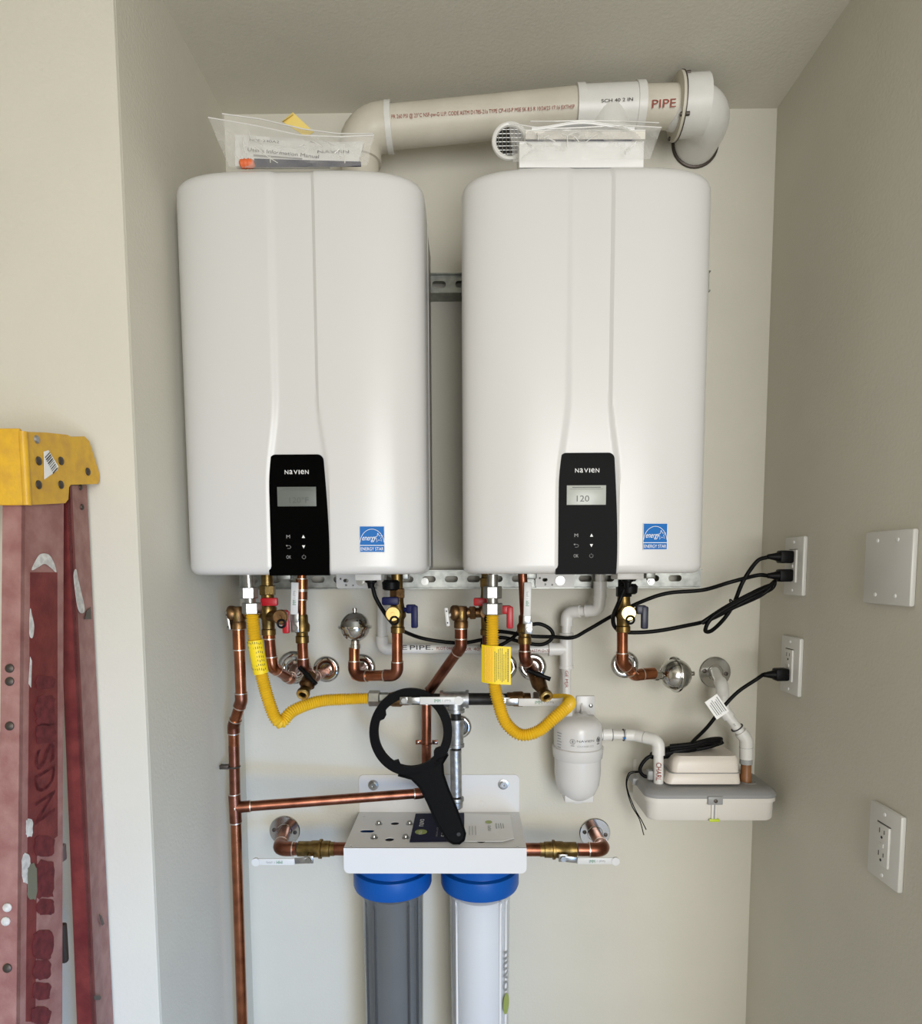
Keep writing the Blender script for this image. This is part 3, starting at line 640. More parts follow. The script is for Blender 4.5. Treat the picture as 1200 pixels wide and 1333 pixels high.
t2, path = hose([P(641, 799, yg), P(641, 840, yg), P(643, 885, yg), P(648, 912, yg), P(658, 940, yg), P(677, 956, yg), P(700, 952, yg), P(722, 934, yg + .01), P(739, 919, yg + .03), P(741, 913, -.18), P(733, 911, -.15), P(718, 911, -.13), P(705, 911, -.12)],
    'yellow corrugated gas hose with a square warning tag under the right heater',
    [(P(641, 779, yg), Z, .024, .0185, 'steel'), (P(641, 800, yg), Z, .023, .0195, 'steel'), (P(706, 909, -.12), -X, .020, .016, 'steel')])
link('collar', G().cyl(P(641, 748, yg), P(641, 790, yg), .0110), 'steel', t2)
c = P(646, 866, yg - .016); wd = mm(38, c); hh = mm(50, c)
ya = lambda a: c.y + .010 * max(0, -a / wd * 2) ** 2 * 1.6
g = G(); K = 10; vs = []
for i in range(K + 1):
    a = (i / K - .5) * wd
    vs += [V((c.x + a, ya(a), c.z - hh / 2 - .05 * a)), V((c.x + a, ya(a), c.z + hh / 2 - .05 * a))]
n0 = len(vs); vs += [p + V((0, .0008, 0)) for p in vs]
fs = [(2 * i, 2 * i + 1, 2 * i + 3, 2 * i + 2) for i in range(K)] + [(n0 + 2 * i, n0 + 2 * i + 2, n0 + 2 * i + 3, n0 + 2 * i + 1) for i in range(K)]
tg = link('warning_tag', g.add(vs, fs), 'tag_yellow', t2)
def lines(root, m, spans):
    g = G()
    for a0, rows in spans:
        for (x, z0, z1, th) in rows:
            z = z0
            while z < z1:
                l = random.uniform(.0012, .0045); p = V((c.x + x, ya(x) - .0006, c.z + z + l / 2 - .05 * x)); g.box(p, (th, .0003, l)); z += l + .0007
    return link('fine_print', g, m, root, 0)
lines(tg, 'ink_black', [(0, [(wd * (-.05 + .125 * k), -hh * (.44 - .08 * (k % 2)), hh * (.34 + .1 * (k % 3) / 2), .0011) for k in range(4)] + [(wd * (.01 + .125 * k), -hh * .40, hh * (.30 + .1 * (k % 2)), .0009) for k in range(3)] + [(wd * .40, -hh * .42, hh * .42, .0018)])])
lines(tg, 'tag_orange', [(0, [(wd * (-.38 + .06 * k), -hh * .45, hh * .45, .0015) for k in range(5)])])

ym = -.105; zc = P(600, 910, ym).z
t = thing('gas_manifold', 'black and galvanized iron gas pipe run below the heaters', 'pipe', P(600, 1050, ym))
def gx(u): return P(u, 910, ym).x
def hp(u): return V((gx(u), ym, zc))
link('pipe', G().cyl(hp(500), hp(580), .0125), 'iron_black', t)
link('pipe', G().cyl(hp(604), hp(642), .0135), 'iron_black', t)
link('nipple', G().cyl(hp(640), hp(665), .0125), 'iron_black', t)
te = link('tee', G().cyl(hp(573), hp(610), .0172).cyl(hp(573), hp(577), .0200).cyl(hp(606), hp(610), .0205).cyl(hp(592), P(593, 927, ym), .0172).cyl(P(593, 923, ym), P(593, 927, ym), .0200), 'galvanized', t)
link('nipple', G().cyl(P(593, 925, ym), P(594, 940, ym), .0115), 'iron_black', t)
link('coupling', G().cyl(P(594, 936, ym), P(594, 972, ym), .0160).cyl(P(594, 936, ym), P(594, 939, ym), .0178).cyl(P(594, 968, ym), P(594, 972, ym), .0178), 'galvanized', t)
link('thread', G().cyl(P(594, 970, ym), P(594, 980, ym), .0112), 'iron_black', t)
link('drip_leg', G().cyl(P(593, 976, ym), P(594, 1036, ym), .0128), 'galvanized', t)
link('thread', G().cyl(P(594, 1033, ym), P(594, 1041, ym), .0105), 'iron_black', t)
link('end_cap', G().lathe([(.0165, 0), (.0172, .002), (.0172, .007), (.0150, .009), (.0145, .022), (.010, .026), (0, .026)], P(594, 1038, ym), -Z, 22), 'galvanized', t)
link('wall_stub', G().cyl(P(593, 950, ym), P(598, 946, 0), .0128), 'galvanized', t)
def lever_valve(ub, hub, tip, yv, label, body_u, sign):
    """horizontal gas ball valve with a white dipped lever lying along the pipe"""
    cc = hp(ub); t = thing('ball_valve', label, 'valve', cc - Z * .02)
    link('body', G().lathe([(.0130, -.026), (.0150, -.025), (.0150, -.014), (.0165, -.010), (.0170, .008), (.0135, .012), (.0135, .026)], cc, X, 22), 'bronze', t)
    h = P(*hub, yv); e = P(*tip, yv - .006)
    lh = link('lever_hub', G().box(h, (.026, .0035, .0165), .0015).cyl(h + Y * .04, h, .006, n=12), 'steel', t)
    link('nut', G().lathe(hexp(.0068, .006), h + V((-sign * .003, -.001, .001)), (0, -1, 0), 6), 'steel', lh, 20)
    s = V((h.x + sign * .030, yv - .006, e.z)); d = e - s; L = d.length
    link('lever_neck', G().box((s + h) / 2 + V((sign * .004, .001, 0)), (.030, .003, .0140), .001, Matrix.Rotation(0, 3, 'Y')), 'steel', t)
    g = G(); g.box((s + e) / 2, (L, .004, .0165), .0018); g.cyl(e + Y * .0026, e - Y * .0026, .0095, n=18)
    gr = link('lever_grip', g, 'lever_white', t); print_lever(gr, (s + e) / 2 + V((sign * .006, -.0022, 0)), X, Z, L * .9)
    return t
lever_valve(517, (528, 912), (597, 912), -.165, 'gas ball valve with white lever, behind the black wrench ring', 0, 1)
lever_valve(675, (656, 913), (733, 914), -.165, 'gas ball valve with white lever, right of the yellow hose tag', 0, 1)

# ------------------------------------------------------------------ condensate plumbing
RP = .0107
yc = -.05
t = thing('condensate_pipe', 'white plastic pipe run with tee, behind the copper lines', 'pipe', P(735, 905, yc))
run(t, [P(497, 745, yc - .02), P(497, 845, yc), P(722, 845, yc)], RP * .98, 'pvc', 'pvc', fr=RP * 1.25, R=.014, sock=.016, ring='pvc')
sleeve(t, P(497, 762, yc - .018), P(497, 783, yc - .014), RP * 1.12, 'pvc')
te = link('tee', G().cyl(P(737, 824, yc), P(737, 869, yc), RP * 1.38).cyl(P(716, 845, yc), P(738, 845, yc), RP * 1.36), 'pvc', t)
for a, b in (((737, 824), (737, 828)), ((737, 866), (737, 870)), ((714, 845), (718, 845))): link('rim', G().cyl(P(*a, yc), P(*b, yc), RP * 1.54), 'pvc', te)
run(t, [P(737, 826, yc), P(738, 797, yc), P(780, 794, -.085), P(781, 745, -.085)], RP, 'pvc', 'pvc', fr=RP * 1.28, R=.016, sock=.016, ring='pvc')
sleeve(t, P(781, 757, -.085), P(781, 778, -.085), RP * 1.32, 'pvc', ring='pvc')
link('pipe', G().cyl(P(737, 868, yc), P(737, 918, yc - .02), RP), 'pvc', t)
def on_pipe(root, body, u, v, y, r, wpx, hpx, m, vert=False, ax=None):
    c = P(u, v, y); n = V((CAM.x - c.x, CAM.y - c.y, CAM.z - c.z))
    ex = ax.normalized() if ax else X
    n = (n - ex * n.dot(ex)).normalized(); ey = n.cross(ex)
    return text(body, root, m, c + n * (r + .0003), ex, ey, mm(wpx, c), mm(hpx, c), wrap='y', r=r)
on_pipe(t, 'E', 527, 843, yc, RP, 7, 6, 'ink_black'); on_pipe(t, 'PIPE.', 549, 843, yc, RP, 30, 6, 'ink_black')
on_pipe(t, 'PLOT 0460S', 581, 844, yc, RP, 25, 4, 'ink_red'); on_pipe(t, 'SDR 40 P', 615, 845, yc, RP, 30, 4, 'ink_red'); on_pipe(t, 'ASTM D1785', 704, 847, yc, RP, 26, 4, 'ink_red')
on_pipe(t, 'GE MJR O', 737, 887, yc - .01, RP, 30, 5, 'ink_red', ax=-Z)

# neutralizer canister
cc = P(752, 975, -.085); rn = mm(31, cc)
zt_ = P(752, 935, -.085).z; zb_ = P(752, 1042, -.085).z
t = thing('neutralizer', 'white condensate neutralizer canister hanging on the wall', 'canister', (cc.x, -.085, zb_))
def zv(v): return P(752, v, -.085).z
link('upper_shell', G().lathe([(0, zv(932)), (rn * .55, zv(932)), (rn * .82, zv(936)), (rn * .97, zv(942)), (rn, zv(948)), (rn * 1.0, zv(968)), (rn * .98, zv(972)), (0, zv(972))][::-1], (cc.x, cc.y, 0), Z, 40), 'canister', t)
link('screw_ring', G().lathe([(rn * 1.0, zv(985)), (rn * 1.03, zv(984)), (rn * 1.06, zv(973)), (rn * 1.06, zv(971)), (rn * 1.0, zv(970))], (cc.x, cc.y, 0), Z, 40), 'canister', t)
link('lower_bowl', G().lathe([(0, zv(1040)), (rn * .45, zv(1039)), (rn * .72, zv(1032)), (rn * .90, zv(1020)), (rn * .965, zv(1006)), (rn * .97, zv(984))], (cc.x, cc.y, 0), Z, 40), 'canister', t)
link('drain_boss', G().box((cc.x, cc.y, zv(1035)), (rn * 1.22, rn * 1.0, .018), .004).box((cc.x, cc.y, zv(1043)), (.018, .018, .005), .001), 'canister', t)
link('inlet_collar', G().lathe(hexp(.0165, .024), P(737, 936, -.075), Z, 8), 'canister', t, 20)
b = P(762, 922, -.003)
br = link('wall_bracket', G().box(b + V((0, 0, 0)), (mm(24, b), .005, mm(33, b)), .002).box(b + V((-.001, -.028, -.019)), (.042, .055, .008), .002), 'canister', t)
link('gusset', G().prism([b + V((-.012, -.002, .014)), b + V((-.012, -.002, -.016)), b + V((-.012, -.022, -.016))], (.004, 0, 0)).box(b + V((-.008, -.026, -.010)), (.014, .016, .012), .002), 'canister', br)
link('screw', G().lathe([(.005, 0), (.005, .002), (.003, .003), (0, .003)], b + V((.012, -.0025, .007)), (0, -1, 0), 6), 'steel', br)
g = G(); nrm = V((0, -1, 0)); o = V((cc.x, cc.y - rn, zv(957)))
def around(a): return V((cc.x + rn * math.sin(a), cc.y - rn * math.cos(a), 0)), V((math.cos(a), math.sin(a), 0))
def wrap_text(body, a, v, wd, ht, m='ink_black'):
    p, ex = around(a); p = V((p.x, p.y, zv(v))); return text(body, t, m, p, ex, Z, wd, ht, wrap='x', r=rn)
wrap_text('NAVIEN', .16, 957, .040, .0048); wrap_text('GXXX001322', .16, 963.5, .038, .0040, 'ink_grey')
for a, v in ((-.38, 958), (.78, 957)):
    p, ex = around(a); p = V((p.x, p.y, zv(v)))
    nn = ex.cross(Z)
    link('certification_mark', G().tube([p + nn * .0003 + ex * .0055 * math.cos(q) + Z * .0055 * math.sin(q) for q in [2 * PI * i / 20 for i in range(21)]], .0006, 6).box(p + Z * .0, (.004, .001, .006), 0, Matrix.Rotation(a, 3, 'Z')).box(p - Z * .009, (.008, .001, .0016), 0, Matrix.Rotation(a, 3, 'Z')), 'ink_black' if a > 0 else 'ink_grey', t)
g = G()
for k in range(6):
    p, ex = around(-1.02); p = V((p.x, p.y, zv(950 + 3.6 * k))); g.box(p, (.014 - .002 * (k % 3), .001, .0018), 0, Matrix.Rotation(-1.02, 3, 'Z'))
link('fine_print', g, 'ink_grey', t, 0)

# outlet pipe to the pump
t = thing('condensate_pipe', 'short white pipe from the canister down into the grey pump lid', 'pipe', P(858, 1020, -.125))
pts = [P(778, 956, -.085), P(826, 957, -.088), P(857, 964, -.12), P(857, 1024, -.125)]
run(t, pts, RP, 'pvc', 'pvc', fr=RP * 1.27, R=.016, sock=.017)
sleeve(t, P(784, 956, -.085), P(797, 956, -.085), RP * 1.30, 'pvc')
link('joint_line', G().cyl(P(796.0, 956.3, -.0855), P(796.8, 956.3, -.0855), RP * 1.32).cyl(P(811, 956.7, -.087), P(811.6, 956.7, -.087), RP * 1.31), 'ink_black', t)
link('primer_stain', G().box(P(813, 961, -.101), (.006, .002, .004), .001), 'label_blue', t)
on_pipe(t, 'CHARL', 857.5, 1003, -.125, RP, 24, 7, 'ink_red', ax=-Z)

# condensate pump
yp0 = -.175
fl = P(843, 1069, yp0); fr_ = P(1011, 1069, yp0); zt1 = P(900, 1039, yp0).z; zbt = fl.z
cxp = (fl.x + fr_.x) / 2; wp = fr_.x - fl.x; dp = .15; cyp = yp0 + dp / 2
t = thing('condensate_pump', 'cream and grey condensate pump on the wall in the right corner', 'pump', (cxp, cyp, zbt))
def rrect(cx, cy, w_, d_, r, n=6):
    o = []
    for sx, sy, a0 in ((1, 1, 0), (-1, 1, PI / 2), (-1, -1, PI), (1, -1, 3 * PI / 2)):
        o += [(cx + sx * (w_ / 2 - r) + r * math.cos(a0 + PI / 2 * i / n), cy + sy * (d_ / 2 - r) + r * math.sin(a0 + PI / 2 * i / n)) for i in range(n + 1)]
    return o
def loft(g, secs):
    L = len(secs[0][0]); vs = []
    for poly, z in secs: vs += [V((a, b, z)) for a, b in poly]
    n = len(secs)
    return g.add(vs, [(i * L + k, i * L + (k + 1) % L, (i + 1) * L + (k + 1) % L, (i + 1) * L + k) for i in range(n - 1) for k in range(L)] + [tuple(reversed(range(L))), tuple((n - 1) * L + k for k in range(L))])
ht = zt1 - zbt
tk = link('tank', loft(G(), [(rrect(cxp, cyp, wp - .008, dp - .008, .022), zbt), (rrect(cxp, cyp, wp - .002, dp - .002, .024), zbt + .004), (rrect(cxp, cyp, wp, dp, .025), zt1 - .010),
    (rrect(cxp, cyp, wp + .007, dp + .007, .027), zt1 - .009), (rrect(cxp, cyp, wp + .007, dp + .007, .027), zt1)]), 'tank_cream', t)
cf = (cxp + wp * .01)
link('rib', G().box((cf, yp0 - .001, zbt + ht * .42), (.012, .005, ht * .8), .0015), 'tank_cream', tk)
link('rib_groove', G().box((cf, yp0 - .0036, zbt + ht * .42), (.003, .002, ht * .74), .0005), 'pump_grey', tk)
link('drain_slit', G().box((cf, yp0 - .0045, zbt + .0035), (.022, .003, .006), .001), 'lime', tk)
lz = zt1
lid = link('lid', loft(G(), [(rrect(cxp, cyp, wp + .009, dp + .009, .028), lz), (rrect(cxp, cyp, wp + .010, dp + .010, .028), lz + .007), (rrect(cxp, cyp, wp + .004, dp + .002, .026), lz + .012), (rrect(cxp, cyp + .003, wp - .014, dp - .016, .022), lz + .0165)]), 'pump_grey', t)
link('latch', G().box((cf, yp0 - .006, lz - .003), (.032, .006, .018), .002), 'pump_grey', lid)
link('screw', G().lathe([(.0042, 0), (.0042, .0015), (.002, .0022), (0, .0022)], (cf, yp0 - .009, lz - .003), (0, -1, 0), 12), 'rivet', lid)
lt = lz + .0165
link('knockout', G().torus((cxp + wp * .36, cyp - .02, lt), Z, .015, .0012, 24, 6), 'pump_grey', lid)
link('float_boss', G().box((cxp - wp * .5 - .004, cyp + .035, lt - .010), (.016, .05, .016), .003), 'pump_grey', lid)
# motor cover
mx0, mx1 = P(868, 1010, -.15).x, P(966, 1010, -.15).x; mcx = (mx0 + mx1) / 2; mw = mx1 - mx0
mc = -.150 + .052
mz = lambda v: P(915, v, -.15).z
cov = link('motor_cover', loft(G(), [(rrect(mcx, mc, mw, .104, .012), mz(1021)), (rrect(mcx, mc, mw, .104, .012), mz(1019)), (rrect(mcx + .003, mc, mw - .010, .098, .012), mz(1008)), (rrect(mcx + .006, mc, mw - .016, .094, .012), mz(1006.5)),
    (rrect(mcx + .006, mc, mw - .018, .094, .014), mz(995)), (rrect(mcx + .0075, mc, mw - .023, .088, .014), mz(990)), (rrect(mcx + .010, mc, mw - .032, .078, .012), mz(986.5))]), 'pump_cream', t)
link('seam_line', loft(G(), [(rrect(mcx + .003, mc, mw - .008, .1005, .012), mz(1007.6)), (rrect(mcx + .003, mc, mw - .008, .1005, .012), mz(1006.8))]), 'pump_grey', cov)
link('cord_gland', G().box(P(848, 1008, -.11), (.022, .02, .022), .004), 'pump_grey', t)
dx = P(971, 1000, -.115)
link('outlet_tube', G().lathe([(.0125, lt - dx.z - .002), (.0125, P(971, 1010, -.115).z - dx.z), (.0110, P(971, 1006, -.115).z - dx.z), (.0110, P(971, 991, -.115).z - dx.z)], dx, Z, 20), 'rust_tube', t)
link('grey_adapter', G().cyl(P(971, 994, -.115), P(971, 986, -.115), .0135), 'pvc_grey', t)
# pump discharge pipe
t = thing('discharge_pipe', 'white offset pipe from the pump up to the grey wall flange', 'pipe', P(971, 988, -.115))
run(t, [P(971, 988, -.115), P(971, 962, -.115), P(941, 924, -.105), P(940, 893, -.09), P(930, 873, 0)], RP, 'pvc', 'pvc', fr=RP * 1.30, R=.020, sock=.013)
sleeve(t, P(971, 987, -.115), P(971, 973, -.115), RP * 1.32, 'pvc', ring='pvc')
link('joint_line', G().cyl(P(971, 973.4, -.115), P(971, 972.6, -.115), RP * 1.34).cyl(P(959.5, 947.6, -.111), P(959.0, 946.9, -.111), RP * 1.32), 'ink_black', t)
text('PVC', t, 'ink_black', P(956, 944, -.127), V((.6, 0, -.8)), V((.8, 0, .6)), .007, .004)

# ------------------------------------------------------------------ wall outlets and plates
def wall_plate(u, v, wd, hh, label, kind, name, cat):
    c = Q(u, v, XR); c.x = XR - .003
    t = thing(name, label, cat, c)
    c.x = XR - .0045
    link('cover_plate', G().box(c, (.0095, wd, hh), .0036), 'plate_white', t)
    xs = c.x - .0048
    if kind == 'blank':
        for sy in (-1, 1):
            for sz in (-1, 1): link('screw', G().lathe([(.0035, 0), (.0030, .001), (0, .0014)], (xs, c.y + sy * wd * .21, c.z + sz * hh * .37), -X, 12), 'ink_white', t)
    else:
        for sz in (-1, 1): link('screw', G().lathe([(.0035, 0), (.0030, .001), (0, .0014)], (xs, c.y, c.z + sz * hh * .41), -X, 12), 'ink_white', t)
        ins = link('receptacle', G().box((xs - .0012, c.y, c.z), (.004, .033, .067), .0008), 'plate_white', t)
        g = G()
        for sz in (-1, 1):
            z = c.z + sz * .019; x2 = xs - .0030
            g.box((x2, c.y + .006, z + .004), (.001, .0016, .008)).box((x2, c.y - .006, z + .004), (.001, .0016, .0065)); g.cyl(V((x2 + .0005, c.y, z - .006)), V((x2 - .0005, c.y, z - .006)), .0024, n=10)
            if kind == 'gfci': pass
        link('slots', g, 'slot_dark', ins, 0)
        link('groove', G().box((xs - .0001, c.y, c.z + .0345), (.001, .034, .0012)), 'slot_dark', ins, 0)
        link('button', G().box((xs - .003, c.y, c.z), (.003, .012, .007), .0006), 'plate_white', ins)
    return t, c
_, oc1 = wall_plate(1038, 737, .078, .121, 'white outlet with two black plugs, nearest the heater', 'duplex', 'wall_outlet', 'outlet')
_, oc2 = wall_plate(1033, 866, .078, .121, 'white outlet with one black plug, above the pump', 'duplex', 'wall_outlet', 'outlet')
_, oc3 = wall_plate(1157, 1100, .080, .124, 'empty white outlet low on the right wall, nothing plugged in', 'gfci', 'wall_outlet', 'outlet')
wall_plate(1161, 739, .1195, .1195, 'square white blank cover plate with four screws on right wall', 'blank', 'blank_plate', 'plate')

# ------------------------------------------------------------------ power cords
def plug(t, tip, to):
    d = (tip - to).normalized(); side = d.cross(Z).normalized(); up = side.cross(d)
    R = Matrix(((d.x, side.x, up.x), (d.y, side.y, up.y), (d.z, side.z, up.z)))
    pl = link('plug', G().box(tip - d * .014, (.028, .024, .026), .004, R).tube([tip - d * .026, tip - d * .034, tip - d * .050], [.0105, .0080, .0045], 14), 'rubber_black', t)
    g = G()
    for k in range(4): q = tip - d * (.034 + .0045 * k); g.torus(q, d, .0062 - .0006 * k, .0012, 14, 6)
    link('strain_relief', g, 'rubber_black', pl)
def cord(pts, label, tip, to, r=.0043):
    t = thing('power_cord', label, 'cord', pts[len(pts) // 2], 'black power cords')
    link('cable', G().tube(spline(pts, 8), r, 10), 'rubber_black', t); plug(t, tip, to); return t
xo = XR - .0125
s1 = V((xo, oc1.y, oc1.z + .019)); e1 = P(1012, 720, oc1.y - .002); s2 = V((xo, oc1.y, oc1.z - .019)); e2 = P(1012, 748, oc1.y)
yk = -.16
cA = cord([s1 - X * .050, P(985, 731, yk), P(967, 757, yk), P(955, 786, yk + .01), P(942, 806, yk + .01), P(926, 821, yk), P(918, 820, yk - .005), P(928, 803, yk - .01), P(962, 783, yk - .01), P(999, 764, yk - .01), P(1008, 757, yk - .005), P(1003, 767, yk), P(975, 780, yk), P(925, 806, yk + .012), P(890, 815, yk), P(850, 822, yk), P(815, 823, yk), P(801, 817, yk - .02), P(798, 803, yk - .03), P(805, 785, -.225), P(812, 768, -.225)],
    'black heater cord looping from the upper plug to the right heater', s1, s1 - X * .05 + Z * .001)
link('folded_loop', G().tube(spline([P(913, 811, yk - .004), P(945, 790, yk - .008), P(985, 769, yk - .008), P(1004, 762, yk - .006), P(990, 775, yk), P(950, 793, yk + .004), P(914, 811, yk - .004)], 8), .0043, 10), 'rubber_black', cA)
link('cable_tie', G().torus(P(953, 785, yk), V((.86, 0, .5)), .0085, .0016, 16, 6), 'rubber_black', cA)
cB = cord([s2 - X * .050, P(985, 749, yk), P(950, 758, yk), P(915, 768, yk + .02), P(870, 772, yk + .03), P(838, 782, yk + .04), P(800, 800, -.10), P(765, 820, -.085), P(745, 830, -.08), P(720, 829, -.09), P(690, 828, -.10), P(650, 822, -.09), P(632, 828, -.08), P(628, 842, -.08), P(640, 845, -.085), P(665, 832, -.09), P(680, 818, -.08), P(700, 812, -.08), P(716, 819, -.08), P(719, 830, -.08), P(705, 839, -.085), P(680, 836, -.09), P(655, 830, -.085), P(632, 832, -.08), P(600, 837, -.075), P(560, 833, -.08), P(535, 826, -.10), P(515, 815, -.16), P(500, 797, -.21), P(489, 778, -.225), P(485, 764, -.225)],
    'black heater cord sagging behind the copper to the left heater', s2, s2 - X * .05 - Z * .0005)
s3 = V((xo, oc2.y, oc2.z - .019))
cC = cord([s3 - X * .050, P(985, 884, yk), P(960, 901, yk), P(940, 922, yk), P(921, 946, yk + .01), P(905, 962, yk + .03), P(893, 973, -.11), P(870, 980, -.11), P(845, 985, -.11), P(833, 1000, -.11), P(838, 1010, -.11), P(850, 1010, -.11)],
    'black pump cord from the lower outlet, coiled on the pump', s3, s3 - X * .05 - Z * .001, .0040)
g = G()
for k in range(7):
    dy = random.uniform(-.016, .016); dz = random.uniform(-1, 1); a = P(868 + 6 * random.random(), 977 + 5 * dz, -.095 + dy)
    pts = [P(872, 976 + 5 * dz, -.105 + dy), P(900, 972 + 4 * dz, -.11 + dy), P(925, 967 + 5 * dz, -.105 + dy), P(936 + 5 * random.random(), 967 + 5 * dz, -.095 + dy * .4), P(922, 973 + 4 * dz, -.085 - dy), P(895, 978 + 3 * dz, -.085 - dy), P(866, 982 + 3 * dz, -.09 - dy), P(848, 986 + 4 * dz, -.095 - dy), P(856, 981 + 3 * dz, -.1)]
    g.tube(spline(pts, 6), .0042, 8)
g.tube(spline([P(850, 984, -.10), P(880, 977, -.10), P(905, 972, -.10)], 6), [.010 + .004 * math.sin(PI * i / 12) for i in range(13)], 12)
link('coil', g, 'rubber_black', cC)
c = P(933, 920, yk - .006); R = Matrix.Rotation(.95, 3, 'Y'); ex = R @ X; ez = R @ Z
tg = link('cord_label', G().box(c, (.046, .001, .031), 0, R), 'paper', cC, 0)
g = G()
for k in range(6):
    g.box(c + ez * (.011 - .0042 * k) + V((0, -.0008, 0)) + ex * (.001 * (k % 3)), (.036 - .004 * (k % 3), .0003, .0014 if k % 2 else .0022), 0, R)
link('fine_print', g, 'ink_grey', tg, 0)
# loose signal wires on the left of the pump
for k, pts in enumerate(([(833, 1004), (819, 1006), (815, 1022), (822, 1048), (832, 1066), (838, 1087)], [(833, 1005), (820, 1008), (816, 1024), (825, 1050), (835, 1068), (841, 1080)])):
    g = G().tube(spline([P(u, v, -.09 + .01 * (i > 1) - .004 * k) for i, (u, v) in enumerate(pts)], 6), .0012, 6)
    solo('signal_wire', g, 'rubber_black', ('thin black loose wire hanging beside the pump, the longer one', 'thin black loose wire hanging beside the pump, the shorter one')[k], 'wire', 'loose alarm wires')
t = tag(link('caution_strip', G().box(P(826, 999, -.004), (mm(4, P(826, 999, 0)), .001, mm(22, P(826, 999, 0)))), 'paper_warm', None, 0), 'thin faded paper strip on the wall left of the pump', 'sticker')

# ------------------------------------------------------------------ filter bracket and housings
zs = P(570, 1057, -.002).z; ysf = S(565, 1104, zs).y
bl, brx = P(469, 1057, -.002).x, P(675, 1057, -.002).x; fl_, frr = S(446, 1104, zs).x, S(686, 1104, zs).x
x0, x1 = (bl + fl_) / 2, (brx + frr) / 2; W = x1 - x0
t = thing('filter_bracket', 'white folded steel bracket carrying the two water filters', 'bracket', ((x0 + x1) / 2, -.1, zs))
zt_ = P(570, 1008, 0).z; hb = zt_ - zs; r = .012
outl = [(0, 0), (W, 0)] + [(W - r + r * math.cos(a), hb - r + r * math.sin(a)) for a in [PI / 2 * i / 6 for i in range(7)]] + [(r - r * math.sin(a), hb - r + r * math.cos(a)) for a in [PI / 2 * i / 6 for i in range(7)]]
link('back_plate', G().plate(outl, [], lambda a, b, c: V((x0 + a, -.0035 + c, zs + b)), .003), 'powder_white', t)
for u in (513, 627): link('plug_hole', G().torus(P(u, 1046, -.0035), Y, .0065, .0006, 20, 6), 'powder_white', t)
for u, v in ((486, 1022), (655, 1021)):
    p = P(u, v, -.004); sc_ = link('anchor_bolt', G().lathe([(.0125, 0), (.0125, .0015), (.0085, .002), (.0085, .003), (.0072, .003), (.0072, .008), (.003, .008), (.003, .004), (0, .004)], p, (0, -1, 0), 22), 'steel', t)
holes = []
D = -ysf
def sh(u, v): p = S(u, v, zs); return p.x - x0, -p.y
fx = [S(512, 1080, zs).x, S(625, 1080, zs).x]
for c0, kind in ((474, 's'), (0, 0)):
    pass
for (u, v, kind) in ((514, 1072, 'o'), (507, 1093, 'o'), (478, 1082, 's'), (474, 1063, 'c'), (456, 1103, 'c'), (668, 1063, 'c'), (674, 1104, 'c'), (627, 1072, 'o'), (626, 1095, 'o')):
    a, b = sh(u, v)
    if b > D - .006: b = D - .010
    holes.append(circ(a, b, .0098, 20) if kind == 'o' else circ(a, b, .0030, 10) if kind == 'c' else obround(a, b, .032, .017))
link('shelf', G().plate([(0, .001), (W, .001), (W, D), (0, D)], holes, lambda a, b, c: V((x0 + a, -b, zs + .0005 - c)), .0018), 'powder_white', t)
for (u, v) in ((514, 1072), (507, 1093), (626, 1095), (627, 1072)):
    a, b = sh(u, v); link('port', G().cyl(V((x0 + a, -min(b, D - .010), zs - .0062)), V((x0 + a, -min(b, D - .010), zs - .0032)), .011), 'slot_dark', t)
zf = P(565, 1137, -D).z; hf = zs - zf; r = .012
outl = [(0, 0), (W, 0)] + [(W - r + r * math.cos(a), -hf + r - r * math.sin(a)) for a in [PI / 2 * i / 6 for i in range(7)]] + [(r - r * math.sin(a), -hf + r - r * math.cos(a)) for a in [PI / 2 * i / 6 for i in range(7)]]
link('front_flange', G().plate(outl, [], lambda a, b, c: V((x0 + a, -D - .0015 + c, zs + .0005 + b)), .003).cyl(V((x0, -D + .0008, zs - .0018)), V((x1, -D + .0008, zs - .0018)), .0023, n=12), 'powder_white', t)
for (u, v) in ((493, 1073), (487, 1091), (533, 1073), (528, 1091)):
    a, b = sh(u, v); p = V((x0 + a, -b, zs + .0005)); link('flange_bolt', G().lathe([(.0085, 0), (.0085, .0012), (.0060, .0025), (.0055, .0065), (.004, .008), (0, .0085)], p, Z, 16), 'steel', t)
yfil = -.115
